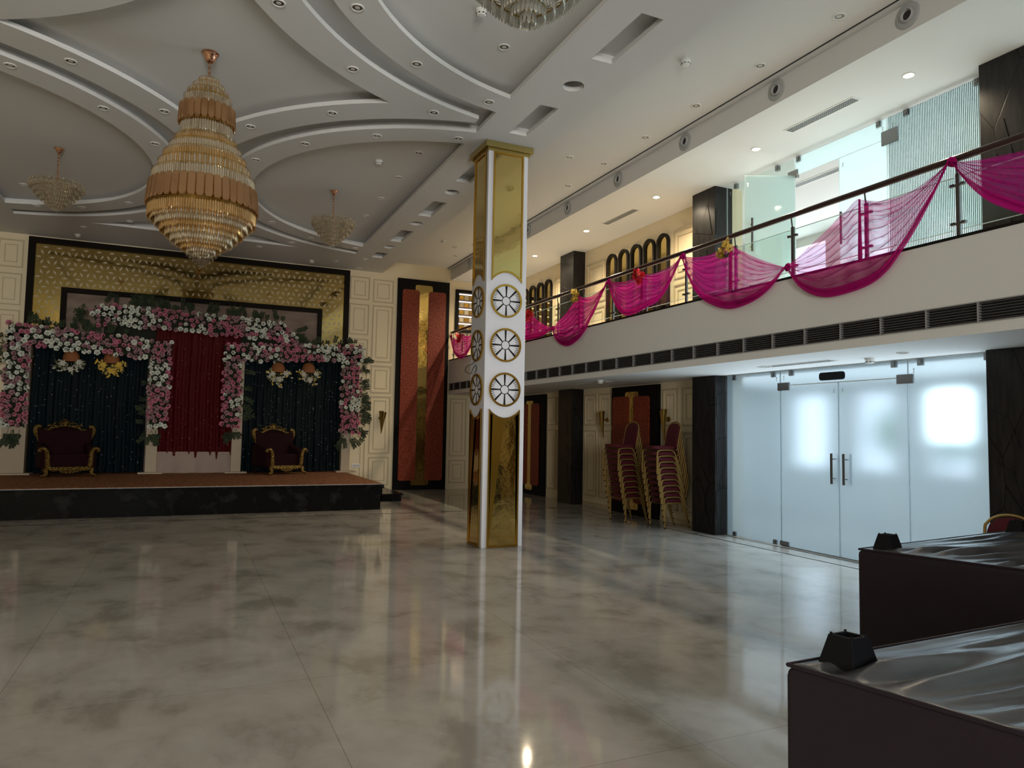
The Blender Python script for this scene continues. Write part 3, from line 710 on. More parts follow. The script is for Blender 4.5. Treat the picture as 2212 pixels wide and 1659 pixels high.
# in the band between star recess and groove (radius 3.96) and in the band beside each disc (radius 3.27)
for x, y, z, w in ((.589, 6.474, ZC, 'on the curved band nearer the viewer, left end at the picture top'), (1.436, 7.358, ZC, 'on the curved band nearer the viewer, middle of three'), (2.53, 7.96, ZC, 'at the narrow tip where the curved bands meet, before the white pillar'),
                (1.438, 8.527, ZC, 'on the curved band right of the big chandelier, second from it'), (.575, 9.39, ZC, 'on the curved band right beside the big chandelier top'),
                (1.239, 6.232, ZC, 'between the two curved grooves at the picture top'), (2.012, 6.955, ZC, 'between curved groove and near disc, middle of the row'), (3.013, 7.41, ZC, 'near the corner of the nearest disc recess, before the square vents'),
                (3.057, 8.546, ZC, 'close to the gold capital of the pillar'), (2.082, 8.943, ZC, 'along the near rim of the right disc, middle'), (1.282, 9.635, ZC, 'along the near rim of the right disc, left of middle'), (.739, 10.555, ZC, 'along the near rim of the right disc, next to the big chandelier'),
                (-1.263, 8.52, ZC, 'on the left curved band, outer one'), (-.404, 9.399, ZC, 'on the left curved band, beside the amber collar of the big chandelier'),
                (-1.865, 8.915, ZC, 'at the left picture edge along the left disc rim'), (-1.07, 9.637, ZC, 'along the left disc rim, above the left small chandelier'), (-.546, 10.566, ZC, 'along the left disc rim, beside the big chandelier'),
                (2.784, 6.465, ZR, 'inside the nearest disc recess under the crystal bowl'), (2.83, 9.568, ZR, 'inside the right disc recess, nearest the pillar'), (2.839, 10.67, ZR, 'inside the right disc recess, second from the pillar'), (2.85, 11.79, ZR, 'inside the right disc recess, third from the pillar'), (2.855, 12.916, ZR, 'inside the right disc recess, farthest from the pillar'),
                (-1.338, 7.653, ZR, 'in the central recess at the upper left corner of the picture'), (-2.618, 13.854, ZR, 'inside the left disc recess, beside the left small chandelier'),
                (1.281, 13.72, ZC, 'on the back curved band just right of the big chandelier'), (2.106, 14.508, ZC, 'behind the right small chandelier, left side'), (1.812, 15.068, ZC, 'on the far band behind the long slit, left end'), (3.079, 14.891, ZC, 'at the far corner of the right disc'),
                (1.24, 15.757, ZC, 'over the stage right of centre, front row'), (2.935, 16.286, ZC, 'over the right end of the gold screen'), (3.498, 15.777, ZC, 'before the last square ceiling vent'), (3.562, 16.735, ZC, 'over the cream panels right of the gold screen'),
                (-1.833, 14.361, ZC, 'on the back band behind the left small chandelier'), (-1.062, 13.669, ZC, 'on the back band left of the big chandelier'), (-1.129, 14.932, ZC, 'over the stage left of centre, by the slit'), (-1.975, 15.796, ZC, 'over the left part of the gold screen'), (-2.55, 14.62, ZC, 'at the far left corner of the left disc')):
    downlight(x, y, z, 'unlit recessed downlight ' + w)
for i, y in enumerate((4.79, 5.84, 6.93, 8.01, 9.10, 10.21, 12.08, 14.5, 15.65)):
    downlight(5.60, y, ZT, 'unlit downlight in the raised ceiling strip beside the balcony, %s from the viewer' % ORD[i])
downlight(5.02, 9.12, ZT, 'plain round ceiling cover in the raised strip right of the pillar top'); downlight(5.3, 14.9, ZT, 'plain round ceiling cover in the raised strip left of the pillar')
for i, y in enumerate((4.875, 7.07, 9.27, 11.47, 13.66, 15.6)):
    downlight(6.70, y, ZC, 'glowing warm downlight above the balcony, %s from the viewer' % ORD[i], 1, 'glowing balcony downlights')
for i, (x, y) in enumerate(((6.7, 6.9), (6.7, 5.0))):
    downlight(x, y, ZB0, 'small downlight under the balcony before the glass doors, %s' % ('farther one' if i == 0 else 'nearer one'))

def smoke(x, y, z, w):
    t = thing('smoke_detector', 'white smoke detector ' + w, 'smoke detector', (x, y, z))
    MB().lathe([(.055, 0), (.055, -.012), (.046, -.022)], (x, y, z), 24).build('base', M['plasticw'], t, smooth=40)
    MB().lathe([(.046, -.020), (.048, -.045), (.038, -.058), (.015, -.062)], (x, y, z), 24).build('head', M['plasticw'], t, smooth=40)
    r = MB()
    for k in range(8): a = k * pi / 4; r.box((-.009, .036, -.047), (.009, .050, -.038), mx=M4.Translation((x, y, z)) @ M4.Rotation(a, 4, 'Z'))
    r.build('sensing_slots', M['slot'], t)
smoke(2.337, 5.977, ZR, 'beside the nearest crystal bowl at the picture top'); smoke(2.396, 10.123, ZR, 'inside the right disc recess'); smoke(4.80, 6.12, ZT, 'in the raised ceiling strip, nearer one')
smoke(4.90, 14.5, ZT, 'in the raised ceiling strip left of the pillar'); smoke(-2.15, 16.5, ZC, 'over the left end of the gold screen'); smoke(2.44, 16.5, ZC, 'over the right end of the gold screen')
smoke(6.35, 10.35, ZB0, 'under the balcony above the stacked chairs'); smoke(6.9, 5.55, ZB0, 'under the balcony beside the access plate')
for i, y in enumerate((4.34, 5.97, 7.61, 9.25, 10.87, 12.46, 15.70)):
    t = thing('jet_diffuser', 'round grey air jet diffuser on the white beam, %s from the viewer' % ORD[i], 'air diffuser', (XB, y, 5.43), 'jet diffusers along the beam')
    mx = M4.Translation((XB, y, 5.43)) @ M4.Rotation(-pi / 2, 4, 'Y')
    MB().lathe([(.122, 0), (.122, .008), (.108, .014), (.07, .010)], (0, 0, 0), 32, mx=mx).build('flange', M['grey'], t, smooth=40)
    MB().lathe([(.068, .008), (.066, .028), (.055, .034), (.046, .020), (.040, .006)], (0, 0, 0), 28, mx=mx).build('nozzle', M['grey'], t, smooth=40)
    MB().lathe([(.047, .0125), (.02, .013)], (0, 0, 0), 24, mx=mx).build('throat', M['slot'], t)
def slotvent(x, y0, y1, z, label):
    t = thing('ceiling_slot_vent', label, 'air vent', (x, (y0 + y1) / 2, z), 'linear slot vents')
    MB().prism([(x - .075, y0), (x + .075, y0), (x + .075, y1), (x - .075, y1)], z - .006, z, XY, holes=[[(x - .058, y0 + .02), (x + .058, y0 + .02), (x + .058, y1 - .02), (x - .058, y1 - .02)]]).build('frame', M['plasticw'], t)
    MB().box((x - .058, y0 + .02, z - .002), (x + .058, y1 - .02, z - .001)).build('backing', M['slot'], t)
    s = MB()
    for k in range(3): s.box((x - .034 + k * .032, y0 + .02, z - .005), (x - .026 + k * .032, y1 - .02, z - .002))
    n = int((y1 - y0) / .03)
    for k in range(n): yy = y0 + .03 + k * .03; s.box((x - .058, yy, z - .004), (x + .058, yy + .006, z - .002))
    s.build('grid_bars', M['grey'], t, kind='stuff')
slotvent(6.66, 5.47, 6.48, ZC, 'linear slot vent above the balcony glass doors'); slotvent(6.78, 9.94, 10.95, ZC, 'linear slot vent above the five arched mirrors')
slotvent(8.25, 6.6, 7.95, ZC, 'linear slot vent on the ceiling seen through the open balcony doorway'); slotvent(6.75, 5.9, 7.05, ZB0, 'linear slot vent under the balcony by the frosted doors'); slotvent(6.6, 10.5, 11.5, ZB0, 'linear slot vent under the balcony near the stacked chairs')

# ------------------------------------------------------------------ chandeliers
def crystals(mb, c, r, zt, L, n, w, ph=0, alt=2, tilt=0):
    for k in range(n):
        a = 2 * pi * (k + ph) / n; ca, sa = cos(a), sin(a); px, py = c[0] + r * ca, c[1] + r * sa
        tx, ty = -sa * w, ca * w; nx, ny = ca * w * .6, sa * w * .6; z0 = zt + random.uniform(-.004, .004)
        def P(u, v, z, q=0): return (px + tx * u + nx * v + ca * q, py + ty * u + ny * v + sa * q, z)
        q = -tilt
        vs = [P(0, 0, z0)] + [P(u, v, z0 - L * .16) for u, v in ((1, 0), (0, 1), (-1, 0), (0, -1))] + [P(u, v, z0 - L * .8, q) for u, v in ((1, 0), (0, 1), (-1, 0), (0, -1))] + [P(0, 0, z0 - L, q)]
        fs = [(0, 1, 2), (0, 2, 3), (0, 3, 4), (0, 4, 1), (1, 5, 6, 2), (2, 6, 7, 3), (3, 7, 8, 4), (4, 8, 5, 1), (5, 9, 6), (6, 9, 7), (7, 9, 8), (8, 9, 5)]
        mb.add(vs, fs, 0 if alt == 0 else (1 if alt == 1 else (k % 2)))
bigx, bigy = .062, 7.95
bc = thing('crystal_chandelier', 'huge gold crystal chandelier in stacked tiers hanging in the central recess', 'chandelier', (bigx, bigy, ZR))
MB().lathe([(.085, 0), (.085, -.012), (.07, -.02), (.058, -.06), (.045, -.09), (.02, -.11)], (bigx, bigy, ZR), 28).build('canopy', M['copper'], bc, smooth=50)
MB().tube([(bigx, bigy, ZR - .1), (bigx, bigy, 5.08)], .008, 8).build('rod', M['copper'], bc, smooth=40)
chn = MB()
for k in range(4): z = ZR - .13 - k * .03; chn.tube([(bigx + .012 * cos(t * pi / 4) * (k % 2), bigy + .012 * cos(t * pi / 4) * (1 - k % 2), z + .016 * sin(t * pi / 4)) for t in range(8)], .003, 5, closed=True)
chn.build('chain', M['copper'], bc, smooth=50)
tiers = [(.095, 5.10, .10, 2), (.150, 5.03, .10, 0), (.195, 4.96, .11, 2), (.230, 4.89, .11, 0), (.250, 4.60, .14, 0), (.225, 4.52, .13, 0), (.290, 4.45, .13, 1), (.345, 4.36, .12, 0), (.395, 4.26, .12, 1), (.440, 4.16, .12, 2), (.490, 4.05, .13, 0),
         (.515, 3.70, .13, 1), (.485, 3.66, .12, 2), (.440, 3.61, .12, 0), (.395, 3.56, .12, 1), (.345, 3.51, .12, 2), (.295, 3.46, .12, 0), (.245, 3.42, .11, 2), (.190, 3.385, .11, 1), (.135, 3.355, .11, 0), (.075, 3.335, .11, 0)]
for r, z, L, al in tiers:
    mb = MB(); crystals(mb, (bigx, bigy), r, z, L, max(10, int(2 * pi * r / .024)), .0105, alt=al)
    t = mb.build('crystal_tier', [M['crys'], M['crysg']], bc, kind='stuff')
    MB().tube([(bigx + (r + .004) * cos(k * pi / 24), bigy + (r + .004) * sin(k * pi / 24), z + .004) for k in range(48)], .0028, 5, closed=True).build('hoop', M['gold'], t, smooth=60)
def plates(r0, r1, zt, L, n, nm):
    for k in range(n):
        a = 2 * pi * k / n; w = pi * r0 / n * .97
        mx = M4.Translation((bigx, bigy, 0)) @ M4.Rotation(a, 4, 'Z')
        rr = lambda z: r0 + (r1 - r0) * (zt - z) / L
        poly = [(-w, zt - .03), (-w * .6, zt), (w * .6, zt), (w, zt - .03), (w, zt - L + .03), (w * .6, zt - L), (-w * .6, zt - L), (-w, zt - L + .03)]
        vs = [mx @ V((rr(z), y, z)) for y, z in poly] + [mx @ V((rr(z) + .008, y * .9, zt - L / 2 + (z - zt + L / 2) * .93)) for y, z in poly]
        fs = [tuple(range(8)), tuple(range(15, 7, -1))] + [(i, (i + 1) % 8, 8 + (i + 1) % 8, 8 + i) for i in range(8)]
        MB().add(vs, fs).build(nm, M['amber'], bc)
plates(.265, .272, 4.80, .20, 26, 'amber_plate'); plates(.515, .535, 3.95, .24, 42, 'amber_plate')
ib = MB().lathe([(.05, 5.05), (.11, 4.9), (.16, 4.75), (.15, 4.5), (.26, 4.3), (.38, 4.1), (.42, 3.9), (.40, 3.7), (.26, 3.52), (.12, 3.42), (.03, 3.36)], (bigx, bigy, 0), 24)
ib.build('inner_frame', M['brass'], bc, smooth=60)

def small_chandelier(x, y, zb, R, H, label, loops=True, pale=True):
    t = thing('crystal_chandelier', label, 'chandelier', (x, y, ZR), 'smaller crystal chandeliers')
    MB().lathe([(.062, 0), (.062, -.01), (.04, -.03), (.03, -.06), (.012, -.075)], (x, y, ZR), 24).build('canopy', M['copper'], t, smooth=50)
    zt = zb + H
    MB().tube([(x + .006 * cos(k * 1.6), y + .006 * sin(k * 1.6), ZR - .07 - (ZR - .07 - zt) * k / 40) for k in range(41)], .010, 6).build('twisted_cord', M['copper'], t, smooth=60)
    prof = [(1, .0, .22), (.86, .16, .24), (.72, .30, .24), (.57, .44, .24), (.42, .57, .24), (.27, .68, .22), (.12, .78, .22)]
    for i, (a, d, L) in enumerate(prof):
        mb = MB(); crystals(mb, (x, y), R * a, zt - H * d, H * L, max(8, int(2 * pi * R * a / .030)), .012, alt=0)
        o = mb.build('crystal_tier', [M['crysc'] if pale else M['crysw'], M['crysc']], t, kind='stuff')
        MB().tube([(x + R * a * cos(k * pi / 20), y + R * a * sin(k * pi / 20), zt - H * d + .003) for k in range(40)], .004, 5, closed=True).build('hoop', M['brass'], o, smooth=60)
    if loops:
        n = int(2 * pi * R / .075)
        for k in range(n):
            a = 2 * pi * k / n; mx = M4.Translation((x, y, zt - .01)) @ M4.Rotation(a, 4, 'Z')
            MB().tube([mx @ V((R * 1.03, .030 * cos(q), .045 * sin(q))) for q in [j * pi / 6 for j in range(12)]], .006, 6, closed=True).build('glass_loop', M['crys'], t, smooth=60)
    MB().lathe([(R * .8, zt - .02), (R * .6, zt - H * .3), (R * .25, zt - H * .66), (.02, zt - H * .8)], (x, y, 0), 18).build('inner_frame', M['crysc'] if pale else M['crysw'], t, smooth=60)
small_chandelier(2.06, 11.78, 4.455, .335, .41, 'small crystal chandelier under the right ceiling disc')
small_chandelier(-1.82, 11.76, 4.485, .33, .37, 'small crystal chandelier under the left ceiling disc')
small_chandelier(1.99, 4.22, 4.225, .43, .40, 'wide crystal bowl cut off by the top edge of the picture', False, False)
small_chandelier(.12, 14.35, 4.42, .36, .40, 'small crystal chandelier hidden behind the tip of the huge one')

# ------------------------------------------------------------------ tall rust panels, mirrors, sconces
def rust_board(name_label, f, a0, a1, z0, z1, reds, strip, m='redpanel'):
    c = f((a0 + a1) / 2, z0, 0)
    t = thing('decorative_wall_panel', name_label, 'wall panel', c, 'black boards with rust fabric panels')
    MB().prism([(a0, z0), (a1, z0), (a1, z1), (a0, z1)], 0, .06, f).build('board', M['black'], t, bevel=.003)
    s0, s1, sz0, sz1 = strip
    MB().prism(rrect(s0, sz0, s1, sz1, .05), .058, .068, f).build('gold_mirror_strip', M['gold_mirror2'], t)
    for r0, r1, rz0, rz1 in reds: MB().prism(rrect(r0, rz0, r1, rz1, .06), .058, .085, f).build('fabric_panel', M[m], t, bevel=.006)
rust_board('tall black wall panel with two rust strips and gold mirror, right of the stage', lambda a, c, h: (a, YB - h, c), 4.585, 5.925, .0, 5.19, [(4.70, 5.135, .225, 4.92), (5.375, 5.825, .225, 4.915)], (5.03, 5.475, .11, 5.055))
rust_board('black wall panel with rust strips behind the stacked chairs', lambda a, c, h: (XW - h, a, c), 10.22, 11.70, 0, 2.345, [(10.46, 10.94, .22, 2.15), (11.11, 11.64, .22, 2.16)], (10.80, 11.235, .10, 2.24))
rust_board('black wall panel with rust strips seen just right of the white pillar', lambda a, c, h: (XW - h, a, c), 14.53, 16.0, 0, 2.335, [(14.80, 15.19, .22, 2.13), (15.42, 15.82, .22, 2.13)], (15.12, 15.50, .10, 2.20))
rust_board('black wall panel with rust strips on the wall nearer than the last slate column', lambda a, c, h: (XW - h, a, c), .5, 3.5, 0, 2.34, [(1.2, 1.68, .22, 2.15), (1.9, 2.4, .22, 2.15)], (1.55, 2.0, .10, 2.23))
def arched_mirror(y, label):
    t = thing('arched_mirror', label, 'mirror', (XW, y, ZB1 + .1), 'arched gold mirrors in dark frames on the balcony')
    f = lambda a, c, h: (XW - h, a, c)
    def arch(w, zt, z0): return [(y - w, z0), (y + w, z0)] + [(y + w * cos(k * pi / 16), zt - w + w * sin(k * pi / 16)) for k in range(17)]
    MB().prism(arch(.128, 4.943, 3.36), 0, .012, f).build('mirror', M['gold_mirror'], t)
    MB().prism(arch(.175, 4.99, 3.325), 0, .05, f, holes=[arch(.128, 4.943, 3.36)]).build('frame', M['frame_dk'], t)
for i in range(5): arched_mirror(11.80 - i * .415, 'arched gold mirror between the two slate columns on the balcony, %s from the left' % ORD[i])
for i in range(5): arched_mirror(14.51 + i * .415, 'arched gold mirror beside the white pillar on the balcony, %s from the right' % ORD[i])
def sconce(f, a, z, lean, label):
    t = thing('wall_sconce', label, 'wall lamp', f(a, z, 0), 'brass cone wall lamps')
    P = lambda u, w, h: V(f(a + u, z + w, h))
    MB().tube([P(0, -.05, 0), P(0, -.05, .02)], .045, 16).build('wall_plate', M['brass'], t, smooth=40)
    MB().tube([P(0, -.05, .01), P(lean * .2, -.05, .10)], .012, 8).build('bracket', M['brass'], t, smooth=40)
    for k, (du, dh) in enumerate(((-.05, .14), (.035, .11))):
        c = MB().tube([P(lean * .3, -.42, .09), P(lean * .6 + du * .6, -.1, .10 + dh * .2), P(lean + du, .12 - .03 * k, dh)], [.006, .030, .055], 14, cap=True)
        c.build('cone', M['brass'], t, smooth=50)
sconce(lambda a, c, h: (XW - h, a, c), 11.93, 1.78, .04, 'brass twin cone wall lamp left of the rust panel behind the chairs')
sconce(lambda a, c, h: (XW - h, a, c), 9.98, 1.78, .0, 'brass twin cone wall lamp above the right stack of chairs')
sconce(lambda a, c, h: (a, YB - h, c), 4.25, 1.78, .04, 'brass cone wall lamp on the cream wall right of the stage')
t = thing('power_socket', 'white double power socket low on the cream wall at the right stage end', 'socket', (3.70, YB, .59))
MB().box((3.60, YB - .012, .55), (3.80, YB, .635)).build('face_plate', M['plasticw'], t, bevel=.003)
for x in (3.65, 3.70, 3.75): MB().box((x - .018, YB - .016, .57), (x + .018, YB - .011, .615)).build('outlet', M['grey'], t)
t = thing('lit_wall_display', 'dark framed wall display with gold blocks and lit strips at the far balcony end', 'display', (6.7, YB, 3.95))
fz = lambda a, c, h: (a, YB - h, c)
MB().prism([(6.10, 3.95), (7.35, 3.95), (7.35, 5.05), (6.10, 5.05)], 0, .06, fz, holes=[[(6.18, 4.02), (7.28, 4.02), (7.28, 4.98), (6.18, 4.98)]]).build('frame', M['black'], t)
MB().prism([(6.18, 4.02), (7.28, 4.02), (7.28, 4.98), (6.18, 4.98)], .0, .012, fz).build('back_board', M['stone_pan'], t)
bk = MB()
for r in range(5):
    for c in range(8):
        for q in range(3): bk.prism([(6.21 + c * .135, 4.05 + r * .19 + q * .034), (6.32 + c * .135, 4.05 + r * .19 + q * .034), (6.32 + c * .135, 4.075 + r * .19 + q * .034), (6.21 + c * .135, 4.075 + r * .19 + q * .034)], .012, .03, fz, (c + r) % 2)
bk.build('block_pattern', [M['gold'], M['cream']], t, kind='stuff')
for r in range(5): MB().prism([(6.19, 4.165 + r * .19), (7.27, 4.165 + r * .19), (7.27, 4.19 + r * .19), (6.19, 4.19 + r * .19)], .012, .04, fz).build('light_strip', M['strip'], t)

# ------------------------------------------------------------------ stacked banquet chairs (facing -x)
def side_tube(s):
    y = s * .212
    return catmull([(-.205, y, 0), (-.205, y, .20), (-.200, y, .345), (-.165, y, .385), (-.08, y, .392), (.04, y, .392), (.095, y, .375), (.14, y, .30), (.20, y, .13), (.25, y, 0)], 5)
def make_chair():
    t = thing('banquet_chair', '', 'chair', (0, 0, 0))
    mb = MB(); mb.prism(rrect(-.235, -.195, .19, .195, .10, 6), .405, .458, XY); mb.build('seat', M['chairfab'], t, bevel=.018, seg=3, smooth=50)
    for s in (1, -1):
        MB().tube(side_tube(s), .0145, 8).build('side_frame', M['chair_gold'], t, smooth=60)
        for x in (-.205, .25): MB().lathe([(.015, 0), (.015, .02)], (x, s * .212, 0), 10).build('foot_cap', M['frame_dk'], t)
    for x, z in ((-.17, .375), (.06, .385)): MB().tube([(x, -.205, z), (x, .205, z)], .010, 6).build('cross_rail', M['chair_gold'], t, smooth=60)
    f = lambda a, c, h: (.185 + (c - .40) * .20 + h, a, c)
    def bk(w, zt): return [(-w, .44), (w, .44), (w, zt - .13), (w * .88, zt - .07), (w * .55, zt - .02), (0, zt), (-w * .55, zt - .02), (-w * .88, zt - .07), (-w, zt - .13)]
    MB().prism(bk(.165, .825), -.022, .018, f).build('backrest', M['chairfab'], t, bevel=.014, seg=2, smooth=50)
    P = [f(a, c, 0) for a, c in [(-.18, .395)] + [(a, c) for a, c in bk(.18, .842)[::-1]][0:8] + [(.18, .395)]]
    P = [f(a, c, 0) for a, c in [(-.18, .39), (-.18, .70), (-.163, .765), (-.10, .82), (0, .842), (.10, .82), (.163, .765), (.18, .70), (.18, .39)]]
    MB().tube(catmull(P, 4), .0125, 8).build('back_frame', M['chair_gold'], t, smooth=60)
    MB().tube([f(-.18, .395, -.02), f(.18, .395, -.02)], .010, 6).build('rear_rail', M['chair_gold'], t, smooth=60)
    return t
ch0 = make_chair()
first = True
for nm, cx, cy, rz, cnt in (('left', 6.93, 10.37, R_(4), 10), ('right', 7.09, 9.45, R_(-3), 10)):
    for i in range(cnt):
        k = cnt - 1 - i
        lab = 'burgundy gold-framed banquet chair, %s of the %s stack' % ('topmost' if k == 0 else 'lowest' if i == 0 else ORD[k] + ' from the top', nm)
        loc = (cx - .017 * i, cy + .003 * ((i * 7) % 3 - 1), .0925 * i)
        if first: c = ch0; c.location = loc; c.rotation_euler = (0, 0, rz); c['label'] = lab; c['group'] = 'stacked banquet chairs'; first = False
        else: dup(ch0, loc, rz, lab, 'stacked banquet chairs')

# ------------------------------------------------------------------ stage
ZS, YS, XS = .475, 13.02, 3.31
st = thing('stage', 'low black granite stage with rust carpet along the back wall', 'stage', (0, 15, 0))
MB().box((XL + .01, YS + .02, 0), (XS, YB - .03, ZS - .05)).build('platform', M['stage_blk'], st)
MB().box((XL + .01, YS - .02, ZS - .05), (XS + .05, YB - .03, ZS - .012)).build('edge_slab', M['stage_blk'], st, bevel=.004)
MB().box((XL + .01, YS + .012, ZS - .012), (XS + .03, YB - .03, ZS)).build('carpet', M['carpet'], st)
MB().box((XL + .01, YS - .024, ZS - .016), (XS + .054, YS + .012, ZS - .006)).build('edge_strip', M['grille'], st)
for i, (x1, z1) in enumerate(((3.72, .31), (4.12, .155))):
    s = MB().box((XS, 14.4, 0), (x1 - .03, 16.4, z1 - .035)); s.box((XS, 14.37, z1 - .035), (x1, 16.4, z1)); s.build('step', M['stage_blk'], st)
# gold screen on the back wall
sc = thing('gold_lattice_screen', 'wide gold mirror lattice screen with dark frames above the stage', 'wall screen', (.18, YB, 1.0))
XZb = lambda a, c, h: (a, YB - h, c)
def ring(a0, b0, a1, b1, w): return [(a0, b0), (a1, b0), (a1, b1), (a0, b1)], [(a0 + w, b0 - .1 + .1), (a1 - w, b0), (a1 - w, b1 - w), (a0 + w, b1 - w)]
def uframe(a0, a1, z0, z1, w, d, nm):
    MB().prism([(a0, z0), (a0 + w, z0), (a0 + w, z1 - w), (a1 - w, z1 - w), (a1 - w, z0), (a1, z0), (a1, z1), (a0, z1)], 0, d, XZb).build(nm, M['frame_dk'], sc, bevel=.004)
uframe(-3.04, 3.40, ZS, 5.225, .115, .11, 'outer_frame')
uframe(-2.43, 2.775, ZS, 4.24, .10, .15, 'inner_frame')
MB().prism([(-2.925, ZS), (-2.43, ZS), (-2.43, 4.24), (2.775, 4.24), (2.775, ZS), (3.285, ZS), (3.285, 5.11), (-2.925, 5.11)], 0, .05, XZb).build('gold_mirror_panel', M['gold_mirror'], sc)
sp = MB().prism([(-2.33, ZS), (2.675, ZS), (2.675, 4.14), (-2.33, 4.14)], 0, .06, XZb); sp.build('stone_infill', M['stone_pan'], sc)
pt = MB(); A = .235
for i in range(-3, 34):
    for j in range(-1, 16):
        cx = -3.1 + i * A + (A / 2 if j % 2 else 0); cz = 1.6 + j * A * .866 + 1.0
        for k in range(3):
            a = k * pi / 3; mx, mz = cx + A / 2 * cos(a), cz + A / 2 * sin(a)
            if not (-2.88 < mx < 3.24 and 2.6 < mz < 5.07): continue
            if -2.48 < mx < 2.83 and mz < 4.29: continue
            L, w = .056, .021
            q = [(mx + L * cos(a), mz + L * sin(a)), (mx - w * sin(a), mz + w * cos(a)), (mx - L * cos(a), mz - L * sin(a)), (mx + w * sin(a), mz - w * cos(a))]
            pt.add([(x, YB - .0505, z) for x, z in q] + [(x, YB - .0545, z) for x, z in q], [(0, 1, 2, 3), (7, 6, 5, 4)] + [(i, (i + 1) % 4, 4 + (i + 1) % 4, 4 + i) for i in range(4)])
pt.build('lattice_petals', M['petal'], sc, kind='stuff')

# curtains
def curtain(x0, x1, zb, zt, Y, m, label, name, n=15, drop=None):
    def f(u, v):
        x = lerp(x0, x1, u); b_ = zb + (drop(u) if drop else 0)
        return (x + .006 * sin(v * 9), Y - .035 * sin(u * n * 2 * pi + .5 * sin(v * 3)) * (.5 + .5 * (1 - v)) - .02 * sin(u * n * .7 * pi + 1), lerp(b_, zt, v))
    o = MB().grid(n * 8, 14, f).build(name, m, smooth=80); return tag(o, label, 'curtain')
YC = 16.66
curtain(-2.80, -.78, ZS + .015, 3.15, YC, M['seq_g'], 'dark teal sequin curtain behind the left throne', 'sequin_curtain')
curtain(1.12, 3.22, ZS + .015, 3.15, YC, M['seq_g'], 'dark teal sequin curtain behind the right throne', 'sequin_curtain')
curtain(-.66, 1.0, .74, 3.62, YC - .02, M['seq_r'], 'red sequin curtain in the centre of the stage backdrop', 'sequin_curtain', 12, lambda u: .12 * abs(sin(u * 7.5)) - .10 * math.exp(-((u - .62) / .05) ** 2) - .05 * u)
def skf(u, v): return (lerp(-.60, .92, u), 16.62 - .04 * sin(u * 22) * (1 - v) - .10 * (1 - v), lerp(ZS + .004, .92, v))
tag(MB().grid(60, 8, skf).build('skirting_cloth', M['cloth'], smooth=80), 'pale cloth showing under the red sequin curtain', 'cloth')

